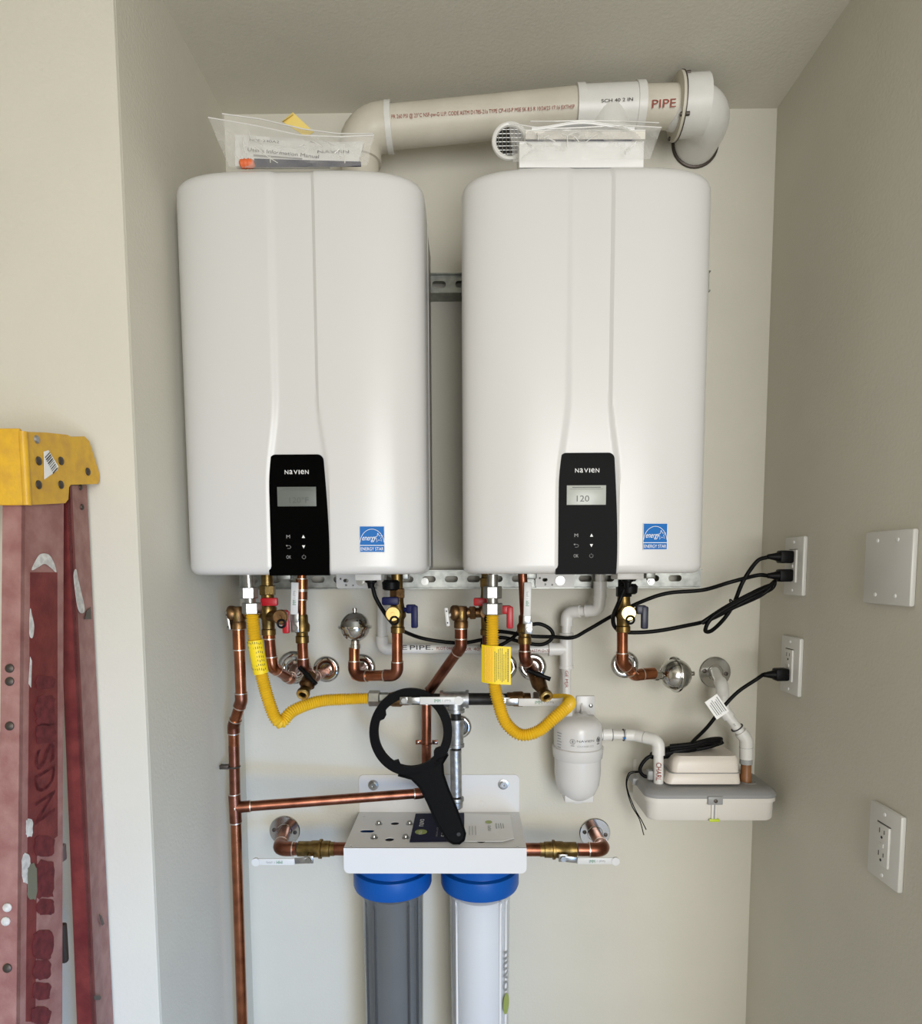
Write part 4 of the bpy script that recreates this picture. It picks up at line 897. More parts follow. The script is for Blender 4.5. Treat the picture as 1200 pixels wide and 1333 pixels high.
def filt(u, label, kind):
    zc0 = zs - .0072; c = V((P(u, 1160, yfil).x, yfil, 0)); rb = mm(50.5, P(u, 1160, yfil)); rs_ = mm(40, P(u, 1185, yfil))
    zr = P(u, 1151, yfil - rb).z; zk = P(u, 1178, yfil - rb).z; z_end = P(u, 1333, yfil).z - .14
    t = thing('filter_housing', label, 'water filter', (c.x, yfil, z_end), 'water filter housings')
    hd = link('cap', G().lathe([(0, zc0), (rb * .93, zc0), (rb * .93, zr + .004), (rb * .86, zr + .002), (rb * .87, zr), (rb * .985, zr - .002), (rb * 1.0, zr - .006), (rb * 1.0, zk + .010), (rb * .97, zk + .003), (rb * .90, zk), (rs_, zk)][::-1], c, Z, 48), 'filter_blue', t)
    link('port_boss', G().cyl(c + V((-rb * 1.02, 0, (zc0 - .025))), c + V((rb * 1.02, 0, (zc0 - .025))), .022), 'filter_blue', hd)
    link('sump', G().lathe([(0, z_end), (rs_ * .80, z_end), (rs_ * .93, z_end + .02), (rs_ * .965, zk - .10), (rs_ * .985, zk - .02), (rs_ * 1.08, zk - .006), (rs_ * 1.12, zk + .004)], c, Z, 48), 'sump_grey' if kind == 'grey' else 'sump_clear', t)
    rc = rs_ * (.82 if kind == 'grey' else .90)
    link('cartridge', G().lathe([(0, z_end + .03), (rc, z_end + .03), (rc, zk - .016), (rc * .85, zk - .012), (0, zk - .012)], c, Z, 40), 'cartridge_grey' if kind == 'grey' else 'cartridge_white', t)
    for a in ((-.95, -.52, .62, 1.0) if kind == 'grey' else (-.9, .72, 1.02)):
        q = c + V((rs_ * .95 * math.sin(a), -rs_ * .95 * math.cos(a), 0))
        link('rib', G().tube([q + Z * (z_end + .03), q * 1 + Z * (zk - .03), c + (q - c) * 1.03 + Z * (zk - .012)], .0028, 8), 'cartridge_dark' if kind == 'grey' else 'cartridge_white', t)
    if kind != 'grey':
        a = .95; p = c + V((rs_ * 1.005 * math.sin(a), -rs_ * 1.005 * math.cos(a), P(u, 1265, yfil - rs_ * .6).z)); ex = V((math.cos(a), math.sin(a), 0))
        text('nuvo', t, 'ink_grey', p, Z * -1 if False else -Z, ex, .092, .018, wrap='y', r=rs_)
        p2 = p - Z * .075
        link('logo_leaf', G().prism([p2 + ex * .012 * math.cos(q) + Z * .024 * math.sin(q) + ex.cross(Z) * .0005 for q in [2 * PI * i / 20 for i in range(20)]], ex.cross(Z) * .0004), 'card_green', t, 0)
filt(511.5, 'left water filter with blue cap and smoky grey housing', 'grey')
filt(624.5, 'right water filter with blue cap and clear white housing', 'clear')

# shutoff valves either side of the filters
def filter_side(flange, el, vx, vz, hub, tip, s, la, lb):
    ye = -.115; e = P(*el, ye); w0 = P(*flange, 0)
    t = cthing(la, e - Z * .02)
    bx = (x0 - .002 if s > 0 else x1 + .002); inner = V((bx + s * .03, ye, P(vx, vz, ye).z))
    run(t, [w0, V((e.x, ye, inner.z)), V((P(vx - s * 26, vz, ye).x, ye, inner.z))], .0145, 'copper_dull', 'copper_dull', fr=.0162, R=.020, sock=.014, ring='solder')
    b = V((P(vx, vz, ye).x, ye, inner.z))
    link('nipple', G().cyl(b + X * s * .018, inner, .0145), 'copper_dull', t)
    v = thing('ball_valve', lb, 'valve', b - Z * .02)
    link('body', G().lathe([(.0150, -.042), (.0168, -.041), (.0168, -.014), (.0185, -.010), (.0185, .006), (.0215, .007), (.0215, .012), (.0180, .013), (.0175, .030), (.0155, .031), (.0155, .040)], b, X * s, 24), 'brass', v)
    h = P(*hub, ye - .028)
    link('stem', G().cyl(V((h.x, ye, b.z)), h, .007, n=12), 'brass', v)
    lh = link('lever_hub', G().box(h, (.020, .0035, .017), .0015), 'steel', v)
    link('nut', G().lathe(hexp(.0072, .006), h + V((0, -.001, 0)), (0, -1, 0), 6), 'steel', lh, 20)
    e2 = P(*tip, ye - .036); q = V((h.x - s * .030, ye - .034, e2.z))
    m = (h + q) / 2; dv = q - h
    link('lever_neck', G().box(m, (dv.length, .003, .0135), .001, Matrix.Rotation(-math.atan2(dv.z, dv.x) + (PI if s > 0 else 0), 3, 'Y')), 'steel', v)
    L = abs(e2.x - q.x); g = G().box((q + e2) / 2, (L, .004, .0150), .0018).cyl(e2 + Y * .0026, e2 - Y * .0026, .0090, n=18)
    gr = link('lever_grip', g, 'lever_white', v); print_lever(gr, (q + e2) / 2 - Y * .0022, X * (-1 if s > 0 else 1), Z * (-1 if s > 0 else 1), L * .9)
filter_side((371, 1081), (364, 1106), 412, 1105, (402, 1119), (333, 1122), 1, 'copper elbow pipe feeding the filter bracket from the left', 'brass ball valve with white lever left of the filters')
filter_side((774, 1084), (786, 1105), 726, 1106, (733, 1117), (801, 1121), -1, 'copper elbow pipe leaving the filter bracket on the right', 'brass ball valve with white lever right of the filters')

# leaflet and wrench on the bracket
zc_ = zs + .0024
def sq(u, v, dz=0): return S(u, v, zc_ + dz)
navy = [sq(541, 1059), sq(604, 1058), sq(604, 1095), sq(533, 1096)]
t = thing('leaflet', 'navy leaflet with green round logo under the black wrench', 'leaflet', navy[0])
link('sheet', G().prism(navy, (0, 0, -.0008)), 'navy_card', t, 0)
def lie(body, root, u, v, wpx, hpx, m, up=-X, right=None):
    p = sq(u, v, .0004); return text(body, root, m, p, right or Y, up, wpx, hpx)
link('logo', G().lathe([(.0135, 0), (.0135, .0004), (0, .0004)], sq(548, 1083, .0002), Z, 24), 'card_green', t, 0)
lie('nuvo', t, 549, 1071, .042, .010, 'ink_white'); lie('H2O', t, 547, 1084, .020, .007, 'ink_white')
lie('FAMILY', t, 578, 1080, .075, .011, 'ink_white'); lie('IMPROVING WATER', t, 569, 1083, .050, .004, 'ink_grey'); lie('ME', t, 596, 1090, .026, .016, 'ink_white')
white = [sq(604.5, 1059, .0006), sq(664, 1061, .002), sq(669, 1091, .002), sq(655, 1095, .003), sq(604.5, 1095, .0006)]
t = thing('leaflet', 'white leaflet with small green round logo, right of the wrench', 'leaflet', white[0])
link('sheet', G().prism(white, (0, 0, -.0008)), 'paper', t, 0)
link('logo', G().lathe([(.0080, 0), (.0080, .0004), (0, .0004)], sq(636, 1070, .0024), Z, 24), 'card_green', t, 0)
p = sq(637, 1078, .0027); text('nuvo', t, 'ink_grey', p, Y, -X, .030, .007)
g = G()
for k in range(4): p = sq(646 + 3 * k, 1075, .0026); g.box(p, (.0014, .030 - .004 * (k % 2), .0003))
for k in range(3): p = sq(611 + 4 * k, 1081, .0024); g.box(p, (.0010, .050, .0003))
link('fine_print', g, 'ink_grey', t, 0)

wy = lambda v: -.158 - .040 * (v - 900) / 195
def W3(u, v): return P(u, v, wy(v))
out = []; inn = []
cu, cv, ra, rb_ = 534.5, 953.5, 54.0, 57.0
for i in range(56):
    a = 2 * PI * i / 56; out.append((cu + ra * math.cos(a), cv + rb_ * math.sin(a)))
    k = 1.0
    for a0 in (.62, 2.03, 3.65):
        if abs(a - a0) < .09: k = .90
    inn.append((cu + (ra - 11.5) * k * math.cos(a), cv + (rb_ - 12.0) * k * math.sin(a)))
def thick(g, loop_o, loop_i, th):
    n = len(loop_o); d = V((0, th, 0)); A = [W3(*p) for p in loop_o]; B = [W3(*p) for p in loop_i]
    vs = A + B + [p + d for p in A] + [p + d for p in B]
    return g.add(vs, [(i, (i + 1) % n, n + (i + 1) % n, n + i) for i in range(n)] + [(2 * n + i, 3 * n + i, 3 * n + (i + 1) % n, 2 * n + (i + 1) % n) for i in range(n)] +
        [(i, 2 * n + i, 2 * n + (i + 1) % n, (i + 1) % n) for i in range(n)] + [(n + i, n + (i + 1) % n, 3 * n + (i + 1) % n, 3 * n + i) for i in range(n)])
t = thing('filter_wrench', 'black plastic filter wrench leaning on the white bracket', 'wrench', W3(595, 1094))
link('ring', thick(G(), out, inn, .012), 'wrench_black', t, 40)
hd = [(518, 1009), (536, 1014), (547, 1025), (557, 1045), (568, 1070), (579, 1088), (583, 1094), (590, 1098), (598, 1098), (604, 1093), (605.5, 1085), (603, 1077), (594, 1052), (584, 1028), (577, 1008), (576, 994), (583, 982), (573, 985), (562, 996), (548, 1004), (533, 1006)]
hb = link('handle', G().prism([W3(*p) for p in hd], (0, .012, 0)), 'wrench_black', t, 30)
link('hang_hole', G().cyl(W3(597, 1086) + V((0, .001, 0)), W3(597, 1086) - V((0, .0006, 0)), .0042, n=14), 'slot_dark', hb)
rim = [W3(*p) + V((0, -.001, 0)) for p in hd[:17]]
link('edge_bead', G().tube(rim, .0022, 8), 'wrench_black', hb)

# ------------------------------------------------------------------ vent pipe
yv = -.115
RV = mm(24.5, P(620, 153, yv))
a0 = P(470, 170, yv); 
t = thing('vent_pipe', 'ivory plastic vent pipe crossing above the heaters into the wall', 'vent pipe', P(470, 215, yv))
pL = P(468, 168, yv); pL2 = V((pL.x, yv, HZT - .01)); pR = P(930, 142, yv)
d = (pR - pL).normalized()
ep, cl = elbow_path(pL, Z, d, RV * 1.25, RV * .55)
e = link('elbow', G().tube(ep, RV * 1.14, 28), 'pvc_ivory', t)
link('rim', G().cyl(ep[-1] - d * .012, ep[-1], RV * 1.18, n=28), 'pvc', e)
link('riser', G().cyl(pL2, ep[0] + Z * .004, RV, n=28), 'pvc_ivory', t)
link('pipe', G().cyl(ep[-1] - d * .004, P(752, 142, yv), RV, n=32), 'pvc_ivory', t)
tc0, tc1 = P(749, 144, yv), P(836, 140, yv)
te = link('tee', G().cyl(tc0, tc1, RV * 1.10, n=32).cyl((tc0 + tc1) / 2, V(((tc0 + tc1).x / 2, yv, HZT + .02)), RV * 1.08, n=28), 'pvc', t)
for a in (tc0, tc1 - d * .016): link('rim', G().cyl(a, a + d * .016, RV * 1.17, n=32), 'pvc', te)
link('riser', G().cyl(V(((tc0 + tc1).x / 2, yv, HZT + .03)), V(((tc0 + tc1).x / 2, yv, HZT - .01)), RV, n=28), 'pvc', t)
pE = P(884, 139, yv)
link('pipe', G().cyl(tc1 - d * .004, pE, RV, n=32), 'pvc_ivory', t)
cE = V((P(930, 140, yv).x, yv, pR.z + .002)); ep, cl = elbow_path(cE, d, V((0, 1, 0)), RV * 1.55, RV * .4)
e = link('wall_elbow', G().tube([pE + d * .018] + ep[1:-1] + [V((ep[-1].x, .002, ep[-1].z))], RV * 1.22, 32), 'pvc', t)
link('hub', G().cyl(pE - d * .004, pE + d * .050, RV * 1.40, n=36), 'pvc', e)
link('hub_flange', G().cyl(pE - d * .008, pE - d * .002, RV * 1.52, n=36), 'pvc_ivory', e)
link('gasket', G().cyl(pE - d * .0025, pE - d * .0005, RV * 1.55, n=36), 'rivet', e)
for k in range(4):
    a = PI / 4 + k * PI / 2; q = pE - d * .009 + V((0, math.cos(a), math.sin(a))) * RV * 1.40; link('bolt', G().cyl(q, q + d * .018, .004, n=8), 'rivet', e)
link('wall_seal', G().torus((ep[-1].x, -.002, ep[-1].z), Y, RV * 1.25, .004, 36, 8), 'rivet', e)
def vent_text(body, u, v, wpx, hpx, m): return on_pipe2(body, u, v, wpx, hpx, m)
def on_pipe2(body, u, v, wpx, hpx, m):
    k = (P(u, 300, yv).x - pL.x) / d.x; c = pL + d * k; n = (P(u, v, yv) - c); nv = CAM - c; nv = (nv - d * nv.dot(d)).normalized(); e3 = d.cross(nv); e3 = e3 if e3.z > 0 else -e3; a = v; nn = nv * math.cos(a) + e3 * math.sin(a)
    ey = nn.cross(d); return text(body, t, m, c + nn * (RV + .0004), d, ey, mm(wpx, c), mm(hpx, c), wrap='y', r=RV)
on_pipe2('PR 260 PSI @ 23°C NSF-pw-G U.P. CODE ASTM D1785-21a TYPE CP-410-P MSE SK 8.5 R 10/24/23 17:16 EXTHSP', 628, .42, 232, 6, 'ink_red')
on_pipe2('PIPE', 854, .36, 30, 9, 'ink_red')
k = pL + d * ((P(795, 300, yv).x - pL.x) / d.x); nn = V((0, -.90, .0)).normalized()
text('SCH 40 2 IN', te, 'ink_black', k + nn * (RV * 1.10 + .0004), d, nn.cross(d), .062, .006, wrap='y', r=RV * 1.1)

# ------------------------------------------------------------------ bags of papers on the heaters
zh = HZT + .001
def film(name, pts_front, pts_back, label, wrinkle=.004):
    """thin clear sack: a front and a back skin joined along the edge, with wrinkles and painted highlights on creases"""
    n, mrows = 26, 10; g = G(); vs = []
    rnd = random.Random(len(label))
    for layer, (pts, yo) in enumerate(((pts_front, 0), (pts_back, 1))):
        for j in range(mrows + 1):
            for i in range(n + 1):
                s, q = i / n, j / mrows
                def along(row):
                    f_ = s * (len(row) - 1); k = min(int(f_), len(row) - 2); ff = f_ - k; A, B = V(row[k]), V(row[k + 1]); return A + (B - A) * ff
                bot, top = along(pts[0]), along(pts[1]); p = bot + (top - bot) * q
                bulge = math.sin(PI * q) * math.sin(PI * s)
                p = p + V((0, (-.012 if layer == 0 else .010) * bulge + wrinkle * bulge * (rnd.random() - .5) * 2 + .004 * math.sin(s * 31 + q * 9 + layer) * math.sin(PI * q), 0)); vs.append(p)
    N = (n + 1) * (mrows + 1)
    for L in (0, 1): g.f += [(L * N + j * (n + 1) + i, L * N + j * (n + 1) + i + 1, L * N + (j + 1) * (n + 1) + i + 1, L * N + (j + 1) * (n + 1) + i) for j in range(mrows) for i in range(n)]
    g.v = vs
    t = thing(name, label, 'bag', V(pts_front[0][len(pts_front[0]) // 2]))
    f = link('film', g, 'bag_film', t, 25)
    for L, m in ((0, .0011), (1, .0011)):
        link('top_hem', G().tube([vs[L * N + mrows * (n + 1) + i] for i in range(n + 1)], m, 6), 'bag_hem_glint', f)
    for k in range(16):                                               # thin white tubes painting highlights onto film creases
        i = rnd.randrange(2, n - 4); j = rnd.randrange(1, mrows - 3); L = rnd.choice((2, 3, 4)); s_ = rnd.choice((-1, 0, 1))
        pts = [vs[min(j + q_, mrows - 1) * (n + 1) + max(1, min(n - 1, i + q_ * s_))] + V((0, -.0010, 0)) for q_ in range(L)]
        link('crease_highlight', G().tube(spline(pts, 3), rnd.uniform(.0005, .0011), 6), 'bag_hem_glint', f)
    return t
yb1 = YF + .018
fr1 = [[P(298, 217, yb1), P(330, 219, yb1 - .012), P(390, 219, yb1 - .016), P(440, 217.5, yb1 - .012), P(478, 215, yb1)], [P(271, 153, yb1 + .02), P(330, 163, yb1 + .02), P(390, 176, yb1 + .02), P(440, 178, yb1 + .02), P(487, 176, yb1 + .02)]]
bk1 = [[P(298, 217, yb1 + .05), P(330, 219, yb1 + .05), P(390, 219, yb1 + .05), P(440, 217.5, yb1 + .05), P(478, 215, yb1 + .05)], [P(289, 148, yb1 + .022), P(340, 155, yb1 + .03), P(395, 168, yb1 + .03), P(440, 174, yb1 + .03), P(486, 174, yb1 + .022)]]
film('plastic_bag', fr1, bk1, 'clear plastic bag of manuals on top of the left heater')
bA, bB = P(306, 216, yb1 + .008), P(430, 216, yb1 + .006); tA, tB = P(306, 175, yb1 + .028), P(430, 184, yb1 + .028)
def booklet(name, a, b, tb, ta, m, label, th=.006, pages=True):
    t = thing(name, label, 'booklet', (a + b) / 2); n = (b - a).cross(ta - a).normalized(); n = n if n.y > 0 else -n
    link('cover', G().prism([a, b, tb, ta], n * .0008), m, t, 0)
    if pages: link('pages', G().prism([a + (tb - a) * .01 + n * .001, b + (ta - b) * .01 + n * .001, tb + (a - tb) * .01 + n * .001, ta + (b - ta) * .01 + n * .001], n * th), 'paper_warm', t, 0)
    return t, n
t, n = booklet('manual', bA, bB, tB, tA, 'paper', 'white information manual with printed title inside the left bag')
ex = (bB - bA).normalized(); ey = (tA - bA).normalized(); ey = (ey - ex * ey.dot(ex)).normalized()
text("User's Information Manual", t, 'ink_black', P(369, 200, yb1 + .015) - n * .0012, V((ex.x, ex.y, ex.z - .10)), ey, .125, .0075)
text('NPE-240A2', t, 'ink_black', P(345, 186, yb1 + .020) - n * .0035, V((ex.x, ex.y, ex.z - .08)), ey, .052, .0050)
link('fine_print', G().box(P(362, 205, yb1 + .012) - n * .0012, (.085, .0004, .0022), 0, Matrix.Rotation(.08, 3, 'Y')), 'ink_grey', t, 0)
link('band', G().prism([P(331, 207, yb1 + .006), P(470, 211, yb1 + .006), P(470, 217, yb1 + .004), P(331, 218, yb1 + .004)], -n * .001), 'navy_card', t, 0)
t, n = booklet('manual', P(395, 214, yb1 + .012), P(466, 214, yb1 + .012), P(474, 184, yb1 + .030), P(395, 186, yb1 + .030), 'paper', 'white install sheet at the right inside the left bag', .004)
text('NAVIEN', t, 'ink_black', P(434, 199, yb1 + .020) - n * .002, X, (Z + Y * .4), .055, .0060)
t = thing('tool_handle', 'small orange plastic item at the lower left of the left bag', 'tool', P(322, 218, yb1))
link('grip', G().tube([P(312, 214, yb1 - .004), P(314, 213.5, yb1 - .004), P(328, 213, yb1 - .004), P(331, 212.5, yb1 - .004)], [.004, .0072, .0072, .005], 14), 'orange', t)
link('ridge', G().torus(P(319, 213.3, yb1 - .004), X, .0073, .0010, 16, 6).torus(P(324, 213.1, yb1 - .004), X, .0073, .0010, 16, 6), 'orange', t)
p4 = [P(367, 158, yb1 + .045), P(381, 146, yb1 + .045), P(409, 172, yb1 + .04), P(398, 178, yb1 + .04)]
g = G().prism(p4, (0, .0008, 0)).prism([p4[0], p4[0] + V((.004, -.006, -.003)), p4[1] + V((.002, -.004, -.006)), p4[1]], (0, .0006, 0))
solo('paper_slip', g, 'yellow_paper', 'folded yellow paper slip sticking up behind the left bag', 'paper', smooth=0)
# right bag
yb2 = YF + .022
fr2 = [[P(668, 211, yb2), P(710, 209, yb2 - .014), P(760, 208, yb2 - .016), P(810, 207, yb2 - .014), P(846, 207, yb2)], [P(662, 160, yb2 + .02), P(710, 168, yb2 + .01), P(760, 166, yb2 + .01), P(810, 163, yb2 + .01), P(861, 166, yb2 + .02)]]
bk2 = [[P(668, 211, yb2 + .08), P(710, 209, yb2 + .09), P(760, 208, yb2 + .09), P(810, 207, yb2 + .09), P(846, 207, yb2 + .08)], [P(690, 158, yb2 + .04), P(720, 158, yb2 + .05), P(760, 157, yb2 + .05), P(810, 158, yb2 + .05), P(858, 160, yb2 + .03)]]
film('plastic_bag', fr2, bk2, 'clear plastic bag of booklets on top of the right heater')
def slab(u0, u1, v0, v1, y0, y1, m, label, curl=0):
    a = P(u0, v0, y0); b = P(u1, v0, y0); th = a.z - P(u0, v1, y0).z; g = G(); K = 12; lo = []; hi = []
    t = thing('booklet', label, 'booklet', (a + b) / 2)
    for i in range(K + 1):
        s = i / K; z = a.z + (b.z - a.z) * s + curl * math.sin(PI * s) ** 2; lo.append(V((a.x + (b.x - a.x) * s, y0, z - th))); hi.append(V((a.x + (b.x - a.x) * s, y0, z)))
    link('pages', g.prism(lo + hi[::-1], (0, y1 - y0, 0)), m, t, 25)
    link('cover', G().prism([p + V((0, -.001, .0002)) for p in hi] + [p + V((0, -.001, .0014)) for p in hi[::-1]], (0, y1 - y0 + .002, 0)), 'paper', t, 25)
    return t
slab(676, 838, 186, 218, yb2 + .004, yb2 + .06, 'paper', 'thick white booklet at the bottom of the right bag')
slab(684, 826, 182, 186, yb2 + .008, yb2 + .06, 'navy_card', 'dark edged booklet in the middle of the right bag')
slab(684, 840, 170.5, 181, yb2 + .006, yb2 + .06, 'paper_warm', 'white booklet near the top of the right bag')
slab(692, 826, 167, 169, yb2 + .008, yb2 + .05, 'paper', 'thin curled booklet topping the stack in the right bag', .010)
c = P(664, 184, yb2 + .045); rg = mm(24, c)
t = thing('vent_screen', 'round white vent screen with black mesh at the left of the right bag', 'screen', c - Z * rg)
link('rim', G().torus(c, Y, rg * .88, rg * .13, 32, 8), 'pvc', t)
for k in range(-3, 4):
    h = math.sqrt(max(0, 1 - (k / 4.2) ** 2)) * rg * .85; q = k * rg * .21
    link('wire', G().cyl(c + V((q, 0, -h)), c + V((q, 0, h)), .0007, n=6), 'steel', t); link('wire', G().cyl(c + V((-h, .0012, q)), c + V((h, .0012, q)), .0007, n=6), 'steel', t)
link('mesh_backing', G().lathe([(rg * .8, 0), (rg * .8, .001), (0, .001)], c + Y * .004, Y, 24), 'slot_dark', t)

# ------------------------------------------------------------------ step ladder
t = thing('step_ladder', 'worn red fiberglass step ladder with yellow cap against the left wall', 'ladder', P(60, 1333, -.62) * 1)
ORG[t.name] = V((-.6, -.6, 0)); t.location = (-.6, -.6, 0)
def extend(p, q, z): s = (z - p.z) / (q.z - p.z); return p + (q - p) * s
yft, yfb = -.640, -.705
# front rail: corner edge line, top and (extrapolated) foot
A0, A1 = P(33, 650, yft), P(26, 1325, yfb); A1 = extend(A0, A1, 0.0)
dw = .080; fw_ = .031; th = .005
B0, B1 = P(83, 650, yft + dw), P(81, 1325, yfb + dw); B1 = extend(B0, B1, 0.0)
C0, C1 = A0 + V((-fw_, 0, 0)), A1 + V((-fw_, 0, 0))
def slabq(a, b, c, d, n): return G().prism([a, b, c, d], n)
rail = link('front_rail', slabq(A0, B0, B1, A1, (-th, 0, 0)), 'fiberglass', t, 20)
link('rail_flange', slabq(C0, A0, A1, C1, (0, th, 0)), 'fiberglass', rail, 20)
link('rail_flange', slabq(B0 + V((-fw_, 0, 0)), B0, B1, B1 + V((-fw_, 0, 0)), (0, -th, 0)), 'fiberglass', rail, 20)
D0, D1 = P(91, 632, -.545), P(123, 1325, -.56); D1 = extend(D0, D1, 0.0)
E0, E1 = P(113, 632, -.480), P(147.5, 1325, -.475); E1 = extend(E0, E1, 0.0)
F0, F1 = D0 + V((-.022, 0, 0)), D1 + V((-.034, 0, 0))
rear = link('rear_rail', slabq(D0, E0, E1, D1, (-th, 0, 0)), 'fiberglass', t, 20)
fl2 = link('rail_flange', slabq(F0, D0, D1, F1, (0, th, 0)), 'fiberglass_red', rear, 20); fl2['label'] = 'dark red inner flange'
def onweb(u, v, off=.0006):        # a point on the front rail's web
    n = (B0 - A0).cross(A1 - A0).normalized(); n = n if n.x > 0 else -n; d = ray(u, v); k = (A0 - CAM).dot(n) / d.dot(n); return CAM + d * k + n * off, n
def onrear(u, v, off=.0006):
    n = (E0 - D0).cross(D1 - D0).normalized(); n = n if n.x > 0 else -n; d = ray(u, v); k = (D0 - CAM).dot(n) / d.dot(n); return CAM + d * k + n * off, n
def onflange(u, v, off=.0006):
    n = V((0, -1, 0)); n = (A0 - C0).cross(A1 - A0).normalized(); n = n if n.y < 0 else -n; d = ray(u, v); k = (A0 - CAM).dot(n) / d.dot(n); return CAM + d * k + n * off, n
def blob(g, pts, fn, off=.0008):
    if len(pts) < 14 and len(pts) != 4:
        q = [V((u, v, 0)) for u, v in pts]; n_ = len(q); pts = []
        for i in range(n_):
            a_, b_, c_, d_ = q[i - 1], q[i], q[(i + 1) % n_], q[(i + 2) % n_]
            for t_ in (0, .25, .5, .75):
                p_ = 0.5 * (2 * b_ + (c_ - a_) * t_ + (2 * a_ - 5 * b_ + 4 * c_ - d_) * t_ ** 2 + (3 * b_ - a_ - 3 * c_ + d_) * t_ ** 3); pts.append((p_.x, p_.y))
    ps = [fn(u, v, off) for u, v in pts]; g.prism([p for p, _ in ps], ps[0][1] * .0005)
band = G(); blob(band, [(39, 745), (74, 745), (75, 1330), (33, 1330)], onweb, .0003)
link('printed_panel', band, 'fiberglass_red', rail, 0)
def ragged(u, v, w_, h_, seed, n=22):
    r_ = random.Random(seed); sg = lambda a: math.copysign(abs(a) ** .55, a); return [(u + w_ * sg(math.cos(2 * PI * i / n)) * r_.uniform(.78, 1.05), v + h_ * sg(math.sin(2 * PI * i / n)) * r_.uniform(.85, 1.05)) for i in range(n)]
g = G()
for k, (u, v, a, b) in enumerate(((58, 888, 13, 9), (58, 925, 14, 22), (58, 955, 14, 14), (57, 1102, 14, 14), (57, 1145, 14, 26), (58, 1181, 12, 11), (55, 1230, 14, 20), (54, 1262, 12, 14), (53, 1290, 13, 12), (52, 1322, 14, 12))): blob(g, ragged(u, v, a, b, k), onweb, .0011)
p, n = onweb(60, 1000)
ew = (B0 - A0).normalized(); dn = (A1 - A0).normalized()
for ch, v, hpx in (('S', 984, 26), ('D', 1015, 26), ('N', 1050, 28)):
    p, n = onweb(58, v, .0009); text_g(g, ch, p, dn, ew, mm(hpx, p), .042); text_g(g, ch, p + dn * .0012, dn, ew, mm(hpx, p), .040)
link('faded_lettering', g, 'ladder_ink', rail, 0)
g = G()
blob(g, [(40, 742), (46, 728), (52, 721), (62, 722), (69, 733), (72, 745), (66, 740), (57, 734), (49, 738)], onweb, .0012)
link('paint_splash', g, 'paint', rail, 0); g = G(); blob(g, [(38, 793), (40, 800), (43, 815), (41, 830), (37, 825)], onweb, .0012); link('paint_splash', g, 'paint', rail, 0); g = G(); blob(g, [(38, 855), (40, 860), (39, 895), (36, 890)], onweb, .0012)
link('paint_splash', g, 'paint', rail, 0); g = G(); blob(g, ragged(37, 1078, 5, 12, 31), onweb, .0012); link('paint_splash', g, 'paint', rail, 0); g = G(); blob(g, ragged(33, 1130, 6, 20, 33), onweb, .0012)
link('paint_splash', g, 'paint', rail, 0)
g = G(); blob(g, ragged(40, 1148, 7, 24, 35), onweb, .0016); link('paint_splash', g, 'paint_green', rail, 0)
g = G(); blob(g, [(95, 748), (98, 741), (101, 755), (105, 772), (108, 785), (109, 796), (104, 798), (100, 790), (97, 770)], onrear, .0008); link('paint_splash', g, 'paint', rear, 0)
g = G(); blob(g, [(128, 1190), (131, 1192), (135, 1203), (132, 1205)], onrear, .0008); blob(g, ragged(126, 1299, 5, 3, 40), onrear, .0008); blob(g, [(112, 795), (117, 790), (118, 806), (109, 806)], onrear, .0008); link('scuff', g, 'rivet', rear, 0)
def rivet(parent, p, n, r=.0062, m='rivet'): link('rivet', G().lathe([(r, 0), (r * .95, .0012), (r * .6, .0026), (0, .0032)], p, n, 14), m, parent)
for u, v in ((13, 870), (13, 887), (13, 945), (10, 1260)): p, n = onflange(u, v); rivet(rail, p, n)
for u, v in ((10, 1181), (8, 1199)): p, n = onflange(u, v); rivet(rail, p, n, .0062, 'paint')
for u, v in ((104, 634), (106, 660)): p, n = onrear(u, v); rivet(rear, p, n, .005)
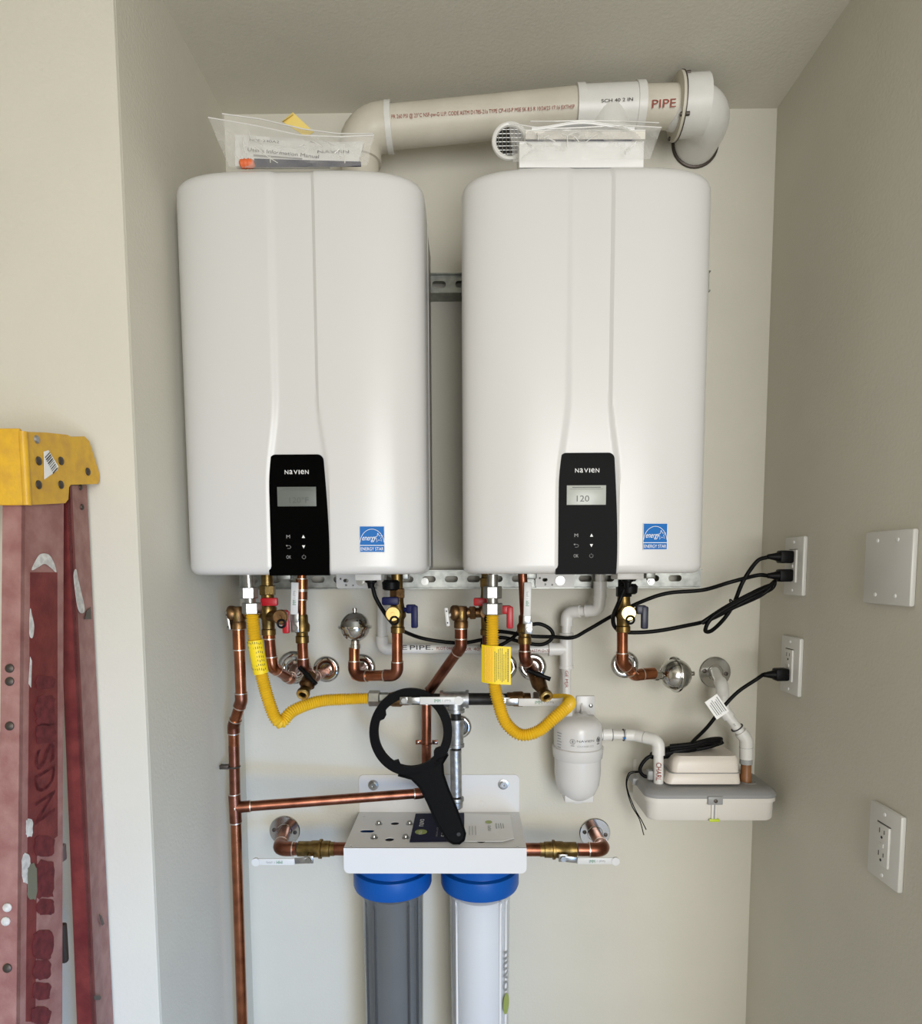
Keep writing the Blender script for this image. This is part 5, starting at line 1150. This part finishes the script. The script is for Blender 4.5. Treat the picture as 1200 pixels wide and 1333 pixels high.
# cap
yc0, yc1 = -.650, -.473
capx = P(33, 600, yc0).x
def onc(u, v): p = Q(u, v, capx); return V((capx, min(max(p.y, yc0), yc1), p.z))
prof = [(33, 562), (60, 563), (88, 566), (93, 569), (110, 568), (116, 574), (131, 617), (132, 624), (128, 630), (92, 631), (90, 634), (89, 650), (85, 655), (33, 657)]
poly = [onc(*p) for p in prof]
cap = link('top_cap', G().prism(poly, (-.40, 0, 0)), 'cap_yellow', t, 30)
zc0_, zc1_ = poly[0].z, poly[-1].z
link('cap_lip', G().cyl(V((capx - .003, yc0 + .003, zc0_)), V((capx - .003, yc0 + .003, zc1_)), .0055, n=12).box((capx - .2, yc0 + .002, (zc0_ + zc1_) / 2 + .002), (.39, .006, zc0_ - zc1_ + .004), .002), 'cap_yellow', cap)
for u, v in ((50, 600), (79, 600), (50, 631), (79, 631), (114, 614)): rivet(cap, onc(u, v) + V((.0002, 0, 0)), X, .0062)
link('bolt_boss', G().lathe([(.006, 0), (.004, .002), (0, .002)], onc(48, 572), X, 12), 'aluminium', cap)
st = [onc(u, v) + V((.0008, 0, 0)) for u, v in ((56, 588), (62, 586), (75, 607), (74, 612), (57, 624))]
sk = link('bar_code_sticker', G().prism(st, (.0004, 0, 0)), 'paper', cap, 0)
g = G(); c0 = onc(60, 592) + V((.0016, 0, 0)); c1 = onc(70, 612) + V((.0016, 0, 0)); ax = (c1 - c0); pr = V((0, ax.z, -ax.y)).normalized()
for k in range(9):
    q = c0 + ax * (k / 8); wv = ax.normalized() * random.choice((.0006, .0011, .0016)); g.prism([q - pr * .007, q - pr * .007 + wv, q + pr * .007 + wv, q + pr * .007], (.0003, 0, 0))
link('bars', g, 'ink_black', sk, 0)
# other side of the ladder, steps and spreader (just outside the frame)
link('front_rail', slabq(A0 + V((-.36, 0, 0)), B0 + V((-.36, 0, 0)), B1 + V((-.46, 0, 0)), A1 + V((-.46, 0, 0)), (th, 0, 0)), 'fiberglass', t, 20)
link('rear_rail', slabq(D0 + V((-.36, 0, 0)), E0 + V((-.36, 0, 0)), E1 + V((-.44, 0, 0)), D1 + V((-.44, 0, 0)), (th, 0, 0)), 'fiberglass', t, 20)
for z in (.30, .60, .90, 1.20):
    a = extend(A0, A1, z); link('step', G().box((a.x - .235, a.y + .040, z), (.40, .074, .022), .003), 'aluminium', t)
p = P(85, 1110, -.58); link('spreader', G().box((p.x - .008, -.58, p.z), (.014, .012, .026), .002), 'aluminium', t)
p = P(88, 1225, -.58); link('spreader_hinge', G().box((p.x - .008, -.585, p.z), (.020, .010, .062), .003), 'rivet', t)
